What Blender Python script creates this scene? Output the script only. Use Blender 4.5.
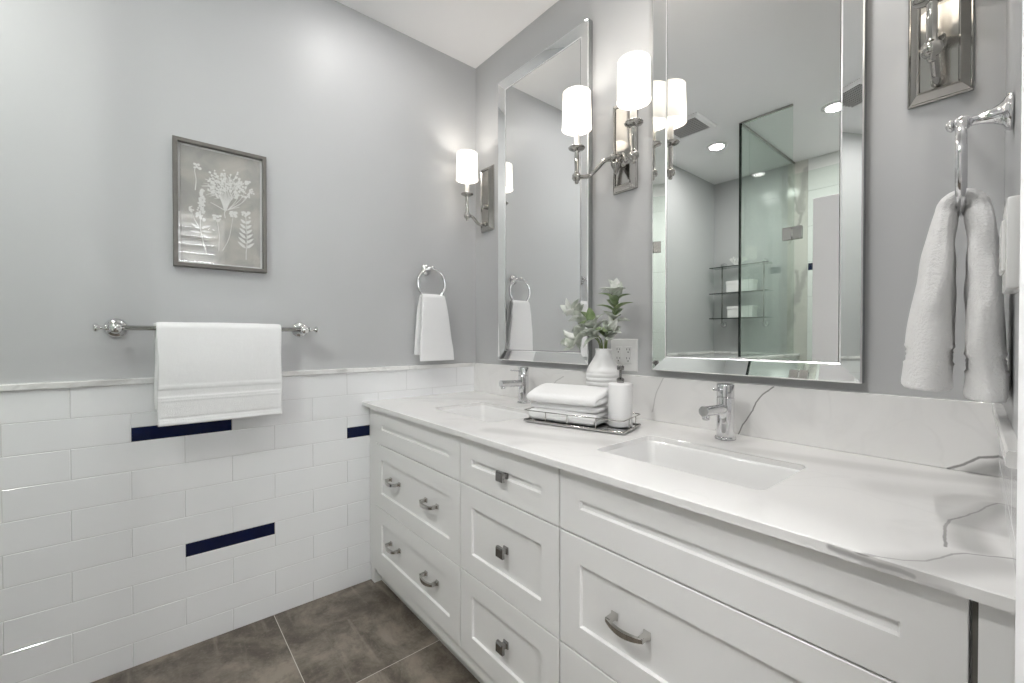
import bpy, bmesh, math, random
from mathutils import Vector, Matrix, noise
PI = math.pi
random.seed(7)
scn = bpy.context.scene
COL = scn.collection
for o in list(bpy.data.objects):
    bpy.data.objects.remove(o, do_unlink=True)

# ------------------------------------------------------------------ camera, world, exposure, large lights
CH = 2.7177                      # ceiling height
cam = bpy.data.cameras.new('camera')
cam.sensor_width = 36.0
cam.lens = 432.785 / 1024 * 36.0
cam.clip_start = 0.01
camo = bpy.data.objects.new('camera', cam)
COL.objects.link(camo)
camo.location = (2.0414, -1.449, 1.1768)
camo.rotation_euler = (PI / 2 - 0.0103, 0.0004, 0.872)
scn.camera = camo

world = bpy.data.worlds.new('world')
scn.world = world
world.use_nodes = True
world.node_tree.nodes['Background'].inputs[0].default_value = (0.9, 0.95, 1.0, 1)
world.node_tree.nodes['Background'].inputs[1].default_value = 0.6

scn.view_settings.view_transform = 'Standard'
scn.view_settings.look = 'None'
scn.view_settings.gamma = 1.0
scn.view_settings.use_curve_mapping = False
scn.view_settings.exposure = 0.42
try:
    scn.cycles.caustics_reflective = False
    scn.cycles.caustics_refractive = False
    scn.cycles.sample_clamp_indirect = 6.0
    scn.cycles.max_bounces = 14
    scn.cycles.diffuse_bounces = 7
    scn.cycles.glossy_bounces = 8
    scn.cycles.transparent_max_bounces = 12
    scn.cycles.blur_glossy = 0.4
except Exception:
    pass

P_POT = [4.5, 15.0, 2.2, 5.0]   # recessed ceiling lights; the last is an added fill for the right side
P_SHADE = 3.2      # each sconce bulb
P_HALL = 30.0      # added fill light in the unseen bedroom beyond the doorway


def area_light(name, loc, rot, size, power, color=(1, 1, 1), shape='DISK', sy=None, spread=PI):
    l = bpy.data.lights.new(name, 'AREA')
    l.shape = shape
    l.size = size
    if sy:
        l.size_y = sy
    l.energy = power
    l.color = color
    l.spread = spread
    o = bpy.data.objects.new(name, l)
    COL.objects.link(o)
    o.location = loc
    o.rotation_euler = rot
    return o


POTS = [(0.42, -2.11), (1.205, -2.11), (0.40, -0.72), (1.58, -0.44)]
for (px, py), pw in zip(POTS, P_POT):
    area_light('recessed_lamp', (px, py, CH - 0.012), (0, 0, 0), 0.10, pw, (1.0, 0.98, 0.96))
area_light('bedroom_fill', (2.95, -1.25, CH - 0.05), (0, 0, 0), 1.1, P_HALL, (1.0, 0.98, 0.96), 'SQUARE')  # added fill through the doorway, no fixture modelled

# ------------------------------------------------------------------ materials
MATS = {}


def newmat(name):
    m = bpy.data.materials.new(name)
    m.use_nodes = True
    nt = m.node_tree
    b = nt.nodes['Principled BSDF']
    MATS[name] = m
    return m, nt, b


def mat(name, col, rough=0.5, metal=0.0, bump=None, var=None, coat=0.0, spec=0.5, sheen=0.0, emit=None, aniso=0.0):
    """bump=(scale, strength, distance, detail); var=(scale, amount)"""
    m, nt, b = newmat(name)
    c = tuple(col) + (1,)
    b.inputs['Base Color'].default_value = c
    b.inputs['Roughness'].default_value = rough
    b.inputs['Metallic'].default_value = metal
    b.inputs['Specular IOR Level'].default_value = spec
    b.inputs['Coat Weight'].default_value = coat
    b.inputs['Sheen Weight'].default_value = sheen
    b.inputs['Anisotropic'].default_value = aniso
    if emit:
        b.inputs['Emission Color'].default_value = tuple(emit[0]) + (1,)
        b.inputs['Emission Strength'].default_value = emit[1]
    geo = nt.nodes.new('ShaderNodeNewGeometry')
    if var:
        n = nt.nodes.new('ShaderNodeTexNoise')
        n.inputs['Scale'].default_value = var[0]
        n.inputs['Detail'].default_value = 4
        nt.links.new(geo.outputs['Position'], n.inputs['Vector'])
        r = nt.nodes.new('ShaderNodeMapRange')
        r.inputs[1].default_value = 0.25
        r.inputs[2].default_value = 0.75
        r.inputs[3].default_value = 1 - var[1]
        r.inputs[4].default_value = 1 + var[1]
        nt.links.new(n.outputs['Fac'], r.inputs[0])
        s = nt.nodes.new('ShaderNodeVectorMath')
        s.operation = 'SCALE'
        s.inputs[0].default_value = col
        nt.links.new(r.outputs[0], s.inputs['Scale'])
        nt.links.new(s.outputs[0], b.inputs['Base Color'])
    if bump:
        n = nt.nodes.new('ShaderNodeTexNoise')
        n.inputs['Scale'].default_value = bump[0]
        n.inputs['Detail'].default_value = bump[3] if len(bump) > 3 else 2
        nt.links.new(geo.outputs['Position'], n.inputs['Vector'])
        u = nt.nodes.new('ShaderNodeBump')
        u.inputs['Strength'].default_value = bump[1]
        u.inputs['Distance'].default_value = bump[2]
        nt.links.new(n.outputs['Fac'], u.inputs['Height'])
        nt.links.new(u.outputs[0], b.inputs['Normal'])
    return m


def vmath(nt, op, a, b=None):
    n = nt.nodes.new('ShaderNodeVectorMath')
    n.operation = op
    for i, v in enumerate((a, b)):
        if v is None:
            continue
        if hasattr(v, 'links'):
            nt.links.new(v, n.inputs[i])
        else:
            n.inputs[i].default_value = v
    return n


def fmath(nt, op, a, b=None, clamp=False):
    n = nt.nodes.new('ShaderNodeMath')
    n.operation = op
    n.use_clamp = clamp
    for i, v in enumerate((a, b)):
        if v is None:
            continue
        if hasattr(v, 'links'):
            nt.links.new(v, n.inputs[i])
        else:
            n.inputs[i].default_value = v
    return n.outputs[0]


def seg_dist(nt, pos, a, b):
    a = Vector(a)
    b = Vector(b)
    ba = b - a
    pa = vmath(nt, 'SUBTRACT', pos, tuple(a)).outputs[0]
    d = vmath(nt, 'DOT_PRODUCT', pa, tuple(ba / max(ba.length_squared, 1e-9))).outputs['Value']
    h = fmath(nt, 'ADD', d, 0.0, True)
    s = vmath(nt, 'SCALE', tuple(ba))
    nt.links.new(h, s.inputs['Scale'])
    q = vmath(nt, 'SUBTRACT', pa, s.outputs[0]).outputs[0]
    return vmath(nt, 'LENGTH', q).outputs['Value']


def ramp01(nt, x, lo, hi, o0, o1, smooth=True):
    r = nt.nodes.new('ShaderNodeMapRange')
    if smooth:
        r.interpolation_type = 'SMOOTHSTEP'
    r.inputs[1].default_value = lo
    r.inputs[2].default_value = hi
    r.inputs[3].default_value = o0
    r.inputs[4].default_value = o1
    nt.links.new(x, r.inputs[0])
    return r.outputs[0]


def tex_noise(nt, pos, scale, detail=4, rough=0.5, dist=0.0, col=False):
    n = nt.nodes.new('ShaderNodeTexNoise')
    n.inputs['Scale'].default_value = scale
    n.inputs['Detail'].default_value = detail
    n.inputs['Roughness'].default_value = rough
    n.inputs['Distortion'].default_value = dist
    nt.links.new(pos, n.inputs['Vector'])
    return n.outputs['Color' if col else 'Fac']


def mixcol(nt, fac, a, b):
    n = nt.nodes.new('ShaderNodeMix')
    n.data_type = 'RGBA'
    nt.links.new(fac, n.inputs[0])
    for v, i in ((a, 6), (b, 7)):
        if hasattr(v, 'links'):
            nt.links.new(v, n.inputs[i])
        else:
            n.inputs[i].default_value = tuple(v) + (1,)
    return n.outputs[2]


def marble(name, base, thin, washes, rough=0.12, amp=0.016, general=0.13):
    """thin = list of (polyline, width, strength); washes likewise but broad and soft"""
    m, nt, b = newmat(name)
    geo = nt.nodes.new('ShaderNodeNewGeometry')
    pos = geo.outputs['Position']
    nz = tex_noise(nt, pos, 11, 5, 0.55, col=True)
    off = vmath(nt, 'SUBTRACT', nz, (0.5, 0.5, 0.5)).outputs[0]
    sc = vmath(nt, 'SCALE', off)
    sc.inputs['Scale'].default_value = amp
    # keep the wander inside the slab's face
    dn = vmath(nt, 'DOT_PRODUCT', sc.outputs[0], geo.outputs['True Normal']).outputs['Value']
    nn = vmath(nt, 'SCALE', geo.outputs['True Normal'])
    nt.links.new(dn, nn.inputs['Scale'])
    flat = vmath(nt, 'SUBTRACT', sc.outputs[0], nn.outputs[0]).outputs[0]
    wp = vmath(nt, 'ADD', pos, flat).outputs[0]
    mask = None

    def add(x):
        nonlocal mask
        mask = x if mask is None else fmath(nt, 'MAXIMUM', mask, x)
    for pl, w, st in washes:
        for p, q in zip(pl[:-1], pl[1:]):
            d = seg_dist(nt, wp, p, q)
            add(ramp01(nt, d, w * 0.15, w, st, 0.0))
    broad = tex_noise(nt, wp, 3.2, 5, 0.55, 1.2)
    add(ramp01(nt, broad, 0.5, 0.72, 0.0, general))
    # generic thin wandering veins: |noise - .5| small
    g = tex_noise(nt, wp, 2.1, 3, 0.5, 0.8)
    gv = fmath(nt, 'ABSOLUTE', fmath(nt, 'SUBTRACT', g, 0.5))
    add(ramp01(nt, gv, 0.0, 0.012, general * 0.3, 0.0))
    for pl, w, st in thin:
        for p, q in zip(pl[:-1], pl[1:]):
            d = seg_dist(nt, wp, p, q)
            add(ramp01(nt, d, w * 0.3, w, st, 0.0))
    c = mixcol(nt, mask, base, (0.20, 0.195, 0.19))
    nt.links.new(c, b.inputs['Base Color'])
    b.inputs['Roughness'].default_value = rough
    return m


def thin_glass(name, tint, base_fac=0.03, rough=0.0):
    m, nt, b = newmat(name)
    nt.nodes.remove(b)
    out = nt.nodes['Material Output']
    tr = nt.nodes.new('ShaderNodeBsdfTransparent')
    tr.inputs[0].default_value = tuple(tint) + (1,)
    gl = nt.nodes.new('ShaderNodeBsdfGlossy')
    gl.inputs['Roughness'].default_value = rough
    fr = nt.nodes.new('ShaderNodeFresnel')
    geo = nt.nodes.new('ShaderNodeNewGeometry')
    nt.links.new(ramp01(nt, geo.outputs['Backfacing'], 0.0, 1.0, 1.45, 1.0 / 1.45, False), fr.inputs[0])
    mx = nt.nodes.new('ShaderNodeMixShader')
    nt.links.new(fr.outputs[0], mx.inputs[0])
    nt.links.new(tr.outputs[0], mx.inputs[1])
    nt.links.new(gl.outputs[0], mx.inputs[2])
    nt.links.new(mx.outputs[0], out.inputs[0])
    return m


def shade_mat(name):
    m, nt, b = newmat(name)
    nt.nodes.remove(b)
    out = nt.nodes['Material Output']
    d = nt.nodes.new('ShaderNodeBsdfDiffuse')
    d.inputs[0].default_value = (0.9, 0.88, 0.84, 1)
    t = nt.nodes.new('ShaderNodeBsdfTranslucent')
    t.inputs[0].default_value = (0.72, 0.70, 0.66, 1)
    mx = nt.nodes.new('ShaderNodeMixShader')
    mx.inputs[0].default_value = 0.17
    e = nt.nodes.new('ShaderNodeEmission')
    e.inputs[0].default_value = (1.0, 0.97, 0.93, 1)
    e.inputs[1].default_value = 0.32
    ad = nt.nodes.new('ShaderNodeAddShader')
    nt.links.new(d.outputs[0], mx.inputs[1])
    nt.links.new(t.outputs[0], mx.inputs[2])
    nt.links.new(mx.outputs[0], ad.inputs[0])
    nt.links.new(e.outputs[0], ad.inputs[1])
    nt.links.new(ad.outputs[0], out.inputs[0])
    return m


def floor_mat(name):
    m, nt, b = newmat(name)
    geo = nt.nodes.new('ShaderNodeNewGeometry')
    pos = geo.outputs['Position']
    sep = nt.nodes.new('ShaderNodeSeparateXYZ')
    nt.links.new(pos, sep.inputs[0])

    def joint(s, origin):
        f = fmath(nt, 'FRACT', fmath(nt, 'DIVIDE', fmath(nt, 'ADD', s, -origin + 60.0), 0.6))
        d = fmath(nt, 'MINIMUM', f, fmath(nt, 'SUBTRACT', 1.0, f))
        return fmath(nt, 'MULTIPLY', d, 0.6), fmath(nt, 'FLOOR', fmath(nt, 'DIVIDE', fmath(nt, 'ADD', s, -origin + 60.0), 0.6))
    dx, ix = joint(sep.outputs[0], 0.582)
    dy, iy = joint(sep.outputs[1], -1.05)
    jd = fmath(nt, 'MINIMUM', dx, dy)
    jm = ramp01(nt, jd, 0.0007, 0.0017, 1.0, 0.0)
    # every tile takes its pattern from another place in the noise
    tid = fmath(nt, 'ADD', fmath(nt, 'MULTIPLY', ix, 7.31), fmath(nt, 'MULTIPLY', iy, 3.77))
    cb = nt.nodes.new('ShaderNodeCombineXYZ')
    nt.links.new(tid, cb.inputs[2])
    p2 = vmath(nt, 'ADD', pos, cb.outputs[0]).outputs[0]
    n1 = tex_noise(nt, p2, 3.4, 9, 0.68, 0.5)
    n2 = tex_noise(nt, p2, 15, 8, 0.7, 0.35)
    n3 = tex_noise(nt, p2, 90, 3, 0.6)
    c1 = mixcol(nt, ramp01(nt, n1, 0.38, 0.64, 0, 1), (0.072, 0.058, 0.044), (0.232, 0.200, 0.162))
    c2 = mixcol(nt, ramp01(nt, n2, 0.48, 0.70, 0, 0.65), c1, (0.060, 0.049, 0.038))
    c3 = mixcol(nt, ramp01(nt, n3, 0.5, 0.75, 0, 0.3), c2, (0.25, 0.225, 0.195))
    # blurred rusty streaks running along the tiles
    st = nt.nodes.new('ShaderNodeVectorMath')
    st.operation = 'MULTIPLY'
    nt.links.new(p2, st.inputs[0])
    st.inputs[1].default_value = (1.6, 13.0, 1.0)
    n4 = tex_noise(nt, st.outputs[0], 1.3, 5, 0.6, 0.4)
    c4 = mixcol(nt, ramp01(nt, n4, 0.52, 0.72, 0, 0.55), c3, (0.30, 0.265, 0.225))
    c5 = mixcol(nt, jm, c4, (0.55, 0.52, 0.47))
    nt.links.new(c5, b.inputs['Base Color'])
    rr = ramp01(nt, n2, 0.3, 0.7, 0.34, 0.5)
    nt.links.new(rr, b.inputs['Roughness'])
    return m


def towel_mat(name, col=(0.86, 0.86, 0.86), scale=420, dist=0.004):
    m, nt, b = newmat(name)
    geo = nt.nodes.new('ShaderNodeNewGeometry')
    pos = geo.outputs['Position']
    b.inputs['Base Color'].default_value = col + (1,)
    b.inputs['Roughness'].default_value = 0.95
    b.inputs['Sheen Weight'].default_value = 0.25
    b.inputs['Specular IOR Level'].default_value = 0.1
    n = tex_noise(nt, pos, scale, 3, 0.7)
    n2 = tex_noise(nt, pos, 60, 3, 0.6)
    h = fmath(nt, 'ADD', n, n2)
    u = nt.nodes.new('ShaderNodeBump')
    u.inputs['Strength'].default_value = 0.45
    u.inputs['Distance'].default_value = dist
    nt.links.new(h, u.inputs['Height'])
    nt.links.new(u.outputs[0], b.inputs['Normal'])
    return m


def leaf_mat(name, c0, c1):
    m, nt, b = newmat(name)
    geo = nt.nodes.new('ShaderNodeNewGeometry')
    n = tex_noise(nt, geo.outputs['Position'], 45, 3)
    c = mixcol(nt, ramp01(nt, n, 0.35, 0.65, 0, 1), c0, c1)
    nt.links.new(c, b.inputs['Base Color'])
    b.inputs['Roughness'].default_value = 0.75
    b.inputs['Sheen Weight'].default_value = 0.3
    return m


ZC = 0.868
S3 = lambda pts, z=ZC: [(x, y, z) for x, y in pts]
thin_veins = [
    (S3([(2.035, -0.235), (2.010, -0.245), (1.995, -0.286), (1.985, -0.333), (1.970, -0.384), (1.958, -0.417), (1.957, -0.464), (1.962, -0.500), (1.967, -0.552)]), 0.0032, 0.75),
    (S3([(1.880, -0.672), (1.911, -0.664), (1.931, -0.653), (1.953, -0.631), (1.966, -0.603), (1.975, -0.575), (1.990, -0.558), (2.010, -0.546), (2.035, -0.526)]), 0.0032, 0.65),
    ([(1.455, -0.02, 0.868), (1.468, -0.02, 0.900), (1.498, -0.02, 0.950), (1.507, -0.02, 0.975), (1.530, -0.02, 1.005), (1.556, -0.02, 1.030)], 0.0030, 0.85),
    ([(1.925, -0.02, 0.868), (1.950, -0.02, 0.885), (1.975, -0.02, 0.905), (2.012, -0.02, 0.918)], 0.0040, 0.85),
    ([(0.575, -0.02, 0.90), (0.616, -0.02, 0.93), (0.655, -0.02, 0.975), (0.70, -0.02, 1.0)], 0.004, 0.30),
    ([(1.148, -0.02, 0.90), (1.165, -0.02, 0.97), (1.190, -0.02, 1.03)], 0.003, 0.35),
    (S3([(0.03, -0.47), (0.15, -0.36), (0.30, -0.20), (0.42, -0.12)]), 0.006, 0.22),
]
washes = [
    (S3([(2.010, -0.262), (1.996, -0.320), (1.985, -0.375), (1.972, -0.430)]), 0.034, 0.42),
    (S3([(1.976, -0.430), (1.984, -0.485), (1.995, -0.530)]), 0.036, 0.48),
    (S3([(1.935, -0.668), (1.965, -0.635), (1.990, -0.600), (2.02, -0.565)]), 0.05, 0.36),
    ([(1.856, -0.669, 0.863), (1.895, -0.669, 0.861), (1.945, -0.669, 0.858)], 0.0075, 0.65),
    ([(1.895, -0.669, 0.855), (1.98, -0.669, 0.852)], 0.010, 0.35),
    ([(1.968, -0.02, 0.868), (1.990, -0.02, 0.882), (2.012, -0.02, 0.890)], 0.026, 0.6),
    (S3([(1.56, -0.20), (1.72, -0.165), (1.90, -0.12), (2.01, -0.07)]), 0.06, 0.22),
    (S3([(0.90, -0.58), (1.10, -0.50), (1.32, -0.40)]), 0.06, 0.22),
    (S3([(0.05, -0.42), (0.20, -0.25), (0.36, -0.12)]), 0.05, 0.10),
    (S3([(1.86, -0.30), (1.93, -0.26), (2.0, -0.2)]), 0.08, 0.18),
]
marble('quartz', (0.80, 0.795, 0.785), thin_veins, washes)
marble('cap_marble', (0.80, 0.795, 0.785), [], [], general=0.5)
marble('shower_marble', (0.62, 0.60, 0.56),
       [([(0.66, -2.972, 2.6), (0.75, -2.972, 2.25), (0.68, -2.972, 2.0)], 0.02, 0.5)],
       [([(0.80, -2.972, 2.62), (0.74, -2.972, 2.3)], 0.05, 0.45), ([(0.82, -2.972, 1.78), (0.70, -2.972, 1.45), (0.62, -2.972, 1.1)], 0.05, 0.45),
        ([(0.72, -2.972, 1.75), (0.74, -2.972, 1.5)], 0.03, 0.45)], amp=0.1)
mat('wall_paint', (0.49, 0.495, 0.50), 0.42, bump=(260, 0.05, 0.001), spec=0.35)
mat('ceiling_paint', (0.86, 0.86, 0.865), 0.8)
mat('white_tile', (0.84, 0.845, 0.855), 0.08, var=(2.3, 0.02), bump=(5, 0.04, 0.004))
mat('shower_tile', (0.78, 0.785, 0.77), 0.12, var=(2.3, 0.03))
mat('grout', (0.66, 0.66, 0.66), 0.9)
mat('navy_tile', (0.001, 0.005, 0.035), 0.05, bump=(9, 0.05, 0.004), spec=0.35)
mat('cabinet_paint', (0.80, 0.80, 0.79), 0.30)
mat('bedroom_paint', (0.30, 0.30, 0.30), 0.7)
mat('white_trim', (0.84, 0.84, 0.84), 0.30)
mat('dark_gap', (0.035, 0.033, 0.03), 0.8)
mat('gap_shade_brown', (0.13, 0.125, 0.11), 0.8)
mat('porcelain', (0.76, 0.76, 0.755), 0.06, coat=0.4)
mat('chrome', (0.74, 0.74, 0.75), 0.04, 1.0)
mat('nickel', (0.43, 0.42, 0.40), 0.11, 1.0)
mat('nickel_polished', (0.68, 0.665, 0.64), 0.08, 1.0)
mat('pull_metal', (0.56, 0.55, 0.53), 0.16, 1.0)
mat('knob_metal', (0.30, 0.295, 0.29), 0.16, 1.0)
mat('mirror_glass', (0.92, 0.925, 0.92), 0.0, 1.0)
mat('mirror_bead', (0.97, 0.97, 0.97), 0.28, 1.0)
mat('mirror_edge', (0.50, 0.51, 0.51), 0.15, 1.0)
mat('frame_wood', (0.135, 0.125, 0.112), 0.45, bump=(80, 0.25, 0.001), var=(30, 0.12))
mat('print_white', (0.80, 0.80, 0.78), 0.8)
mat('print_mat', (0.75, 0.75, 0.74), 0.8)
mat('plastic_white', (0.82, 0.82, 0.81), 0.25)
mat('slot_dark', (0.02, 0.02, 0.02), 0.6)
mat('ceramic_matte', (0.85, 0.85, 0.845), 0.55)
mat('bottle_white', (0.86, 0.86, 0.86), 0.35)
mat('candle_white', (0.85, 0.83, 0.79), 0.4)
mat('stem_green', (0.20, 0.26, 0.10), 0.6)
mat('bulb', (1, 1, 1), 0.4, emit=((1.0, 0.93, 0.82), 5.0))
mat('lens_glow', (1, 1, 1), 0.4, emit=((1.0, 0.98, 0.95), 9.0))
mat('daylight_pane', (1, 1, 1), 0.4, emit=((0.95, 0.98, 1.0), 14.0))
mat('shutter_white', (0.72, 0.72, 0.72), 0.4)
mat('glass_edge', (0.012, 0.020, 0.016), 0.08)
mat('vent_grey', (0.42, 0.42, 0.42), 0.6)
mat('coral_white', (0.85, 0.85, 0.83), 0.8)
mat('plank_floor', (0.38, 0.33, 0.28), 0.4, var=(3, 0.1))
thin_glass('shower_glass', (0.93, 0.965, 0.945))
thin_glass('shelf_glass', (0.80, 0.85, 0.82))
thin_glass('picture_glass', (0.985, 0.985, 0.985))
shade_mat('shade_linen')
floor_mat('floor_stone')
towel_mat('terry')
towel_mat('terry_coarse', (0.84, 0.835, 0.83), 260, 0.009)
towel_mat('terry_smooth', (0.85, 0.85, 0.855), 700, 0.002)
leaf_mat('leaf_sage', (0.40, 0.44, 0.37), (0.60, 0.63, 0.57))
leaf_mat('leaf_pale', (0.62, 0.65, 0.60), (0.74, 0.75, 0.72))
leaf_mat('leaf_green', (0.13, 0.20, 0.075), (0.25, 0.32, 0.16))


def print_mat():
    m, nt, b = newmat('print_paper')
    geo = nt.nodes.new('ShaderNodeNewGeometry')
    n = tex_noise(nt, geo.outputs['Position'], 9, 6, 0.6, 0.8)
    c = mixcol(nt, ramp01(nt, n, 0.3, 0.7, 0, 1), (0.36, 0.355, 0.34), (0.52, 0.50, 0.46))
    nt.links.new(c, b.inputs['Base Color'])
    b.inputs['Roughness'].default_value = 0.8


print_mat()

# ------------------------------------------------------------------ mesh helpers


def link(o, parent=None):
    COL.objects.link(o)
    if parent:
        o.parent = parent
    return o


def obj(name, bm, m, parent=None, loc=(0, 0, 0), smooth=False, angle=None, rot=None):
    me = bpy.data.meshes.new(name)
    bmesh.ops.recalc_face_normals(bm, faces=bm.faces[:])
    bm.to_mesh(me)
    bm.free()
    for mm in (m if isinstance(m, (list, tuple)) else [m]):
        me.materials.append(MATS[mm])
    if smooth or angle:
        for p in me.polygons:
            p.use_smooth = True
    if angle:
        me.set_sharp_from_angle(angle=math.radians(angle))
    o = bpy.data.objects.new(name, me)
    o.location = loc
    if rot:
        o.rotation_euler = rot
    return link(o, parent)


def tag(o, label, cat, group=None, kind=None):
    o['label'] = label
    o['category'] = cat
    if group:
        o['group'] = group
    if kind:
        o['kind'] = kind
    return o


def struct(o, label=None, cat=None):
    o['kind'] = 'structure'
    if label:
        o['label'] = label
    if cat:
        o['category'] = cat
    return o


def thing(name, label, cat, loc=(0, 0, 0), rz=0.0, group=None):
    o = bpy.data.objects.new(name, None)
    o.empty_display_size = 0.05
    COL.objects.link(o)
    o.location = loc
    o.rotation_euler = (0, 0, rz)
    return tag(o, label, cat, group)


def dup(root, loc, rz=0.0, label=None):
    r = root.copy()
    COL.objects.link(r)
    r.location = loc
    r.rotation_euler = (0, 0, rz)
    if label:
        r['label'] = label
    for ch in list(root.children):
        c = ch.copy()
        COL.objects.link(c)
        c.parent = r
        for g in ch.children:
            d = g.copy()
            COL.objects.link(d)
            d.parent = c
    return r


def bx(bm, x0, x1, y0, y1, z0, z1, bev=0.0, seg=2):
    vs = [bm.verts.new((x, y, z)) for z in (z0, z1) for x, y in ((x0, y0), (x1, y0), (x1, y1), (x0, y1))]
    fs = [bm.faces.new([vs[i] for i in f]) for f in ((0, 3, 2, 1), (4, 5, 6, 7), (0, 1, 5, 4), (1, 2, 6, 5), (2, 3, 7, 6), (3, 0, 4, 7))]
    if bev > 0:
        es = list({e for f in fs for e in f.edges})
        bmesh.ops.bevel(bm, geom=es, offset=bev, segments=seg, profile=0.5, affect='EDGES', clamp_overlap=True)
    return bm


def BX(*a, **k):
    return bx(bmesh.new(), *a, **k)


def prism(bm, poly, z0, z1):
    a = [bm.verts.new((x, y, z0)) for x, y in poly]
    b = [bm.verts.new((x, y, z1)) for x, y in poly]
    bm.faces.new(list(reversed(a)))
    bm.faces.new(b)
    n = len(poly)
    for i in range(n):
        bm.faces.new((a[i], a[(i + 1) % n], b[(i + 1) % n], b[i]))
    return bm


def loft(bm, rings, cap0=True, cap1=True, closed=True):
    R = [[bm.verts.new(p) for p in r] for r in rings]
    n = len(R[0])
    for a, b in zip(R[:-1], R[1:]):
        for i in range(n if closed else n - 1):
            j = (i + 1) % n
            bm.faces.new((a[i], a[j], b[j], b[i]))
    if cap0:
        bm.faces.new(list(reversed(R[0])))
    if cap1:
        bm.faces.new(R[-1])
    return bm


def lathe(bm, prof, c=(0, 0, 0), axis=(0, 0, 1), n=32, cap0=True, cap1=True):
    """prof: list of (radius, height along axis)"""
    ax = Vector(axis).normalized()
    u = ax.orthogonal().normalized()
    v = ax.cross(u)
    c = Vector(c)
    rings = []
    for r, h in prof:
        r = max(r, 1e-5)
        rings.append([c + ax * h + (u * math.cos(2 * PI * i / n) + v * math.sin(2 * PI * i / n)) * r for i in range(n)])
    return loft(bm, rings, cap0, cap1)


def cyl(bm, p, q, r, n=16, bev=0.0):
    p = Vector(p)
    q = Vector(q)
    L = (q - p).length
    pr = [(r, 0), (r, L)] if not bev else [(r - bev, 0), (r, bev), (r, L - bev), (r - bev, L)]
    return lathe(bm, pr, p, (q - p), n)


def smooth_path(pts, n=8):
    """Catmull-Rom through pts"""
    P = [Vector(p) for p in pts]
    P = [P[0] * 2 - P[1]] + P + [P[-1] * 2 - P[-2]]
    out = []
    for i in range(1, len(P) - 2):
        for k in range(n):
            t = k / n
            a, b, c, d = P[i - 1:i + 3]
            out.append(0.5 * ((2 * b) + (c - a) * t + (2 * a - 5 * b + 4 * c - d) * t * t + (3 * b - a - 3 * c + d) * t ** 3))
    out.append(P[-2])
    return out


def tube(bm, pts, r, n=10, closed=False, cap=True):
    pts = [Vector(p) for p in pts]
    m = len(pts)
    rr = r if isinstance(r, (list, tuple)) else [r] * m
    tang = []
    for i in range(m):
        if closed:
            t = pts[(i + 1) % m] - pts[i - 1]
        else:
            t = pts[min(i + 1, m - 1)] - pts[max(i - 1, 0)]
        tang.append(t.normalized())
    u = tang[0].orthogonal().normalized()
    rings = []
    for i in range(m):
        u = (u - tang[i] * u.dot(tang[i])).normalized()
        v = tang[i].cross(u)
        rings.append([pts[i] + (u * math.cos(2 * PI * k / n) + v * math.sin(2 * PI * k / n)) * rr[i] for k in range(n)])
    if closed:
        rings.append(rings[0])
        R = [[bm.verts.new(p) for p in r_] for r_ in rings[:-1]]
        for i in range(m):
            a, b = R[i], R[(i + 1) % m]
            for k in range(n):
                j = (k + 1) % n
                bm.faces.new((a[k], a[j], b[j], b[k]))
        return bm
    return loft(bm, rings, cap, cap)


def torus(bm, c, R, r, normal, n=40, m=12):
    ax = Vector(normal).normalized()
    u = ax.orthogonal().normalized()
    v = ax.cross(u)
    pts = [Vector(c) + (u * math.cos(2 * PI * i / n) + v * math.sin(2 * PI * i / n)) * R for i in range(n)]
    return tube(bm, pts, r, m, closed=True)


def ball(bm, c, r, sx=1, sy=1, sz=1, u=16, v=10):
    bmesh.ops.create_uvsphere(bm, u_segments=u, v_segments=v, radius=1, matrix=Matrix.Translation(c) @ Matrix.Diagonal((r * sx, r * sy, r * sz, 1)))
    return bm


def rrect(w, h, r, n=5):
    """rounded rectangle outline centred on 0, ccw, w,h half sizes"""
    out = []
    for cx, cy, a0 in ((w - r, h - r, 0), (-w + r, h - r, PI / 2), (-w + r, -h + r, PI), (w - r, -h + r, 1.5 * PI)):
        for i in range(n + 1):
            a = a0 + PI / 2 * i / n
            out.append((cx + r * math.cos(a), cy + r * math.sin(a)))
    return out


def tile_grid(bm, P, N, u0, u1, rows, gap=0.0016, thick=0.008, ch=0.0012):
    """tiles on a plane. P(u, z, d) -> point (d = distance out of the wall). rows = list of (z0, z1, [joint positions])"""
    for z0, z1, joints in rows:
        js = [u0] + [j for j in sorted(joints) if u0 + 0.004 < j < u1 - 0.004] + [u1]
        for a, b in zip(js[:-1], js[1:]):
            one_tile(bm, P, a + gap / 2, b - gap / 2, z0 + gap / 2, z1 - gap / 2, thick, ch)


def one_tile(bm, P, a, b, z0, z1, thick, ch=0.0012):
    def ring(i, d):
        return [P(a + i, z0 + i, d), P(b - i, z0 + i, d), P(b - i, z1 - i, d), P(a + i, z1 - i, d)]
    loft(bm, [ring(0, 0.0), ring(0, thick - ch), ring(ch, thick)], cap0=False)


def se(theta, e):
    c, s = math.cos(theta), math.sin(theta)
    f = lambda x: math.copysign(abs(x) ** (2 / e), x)
    return f(c), f(s)


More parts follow.
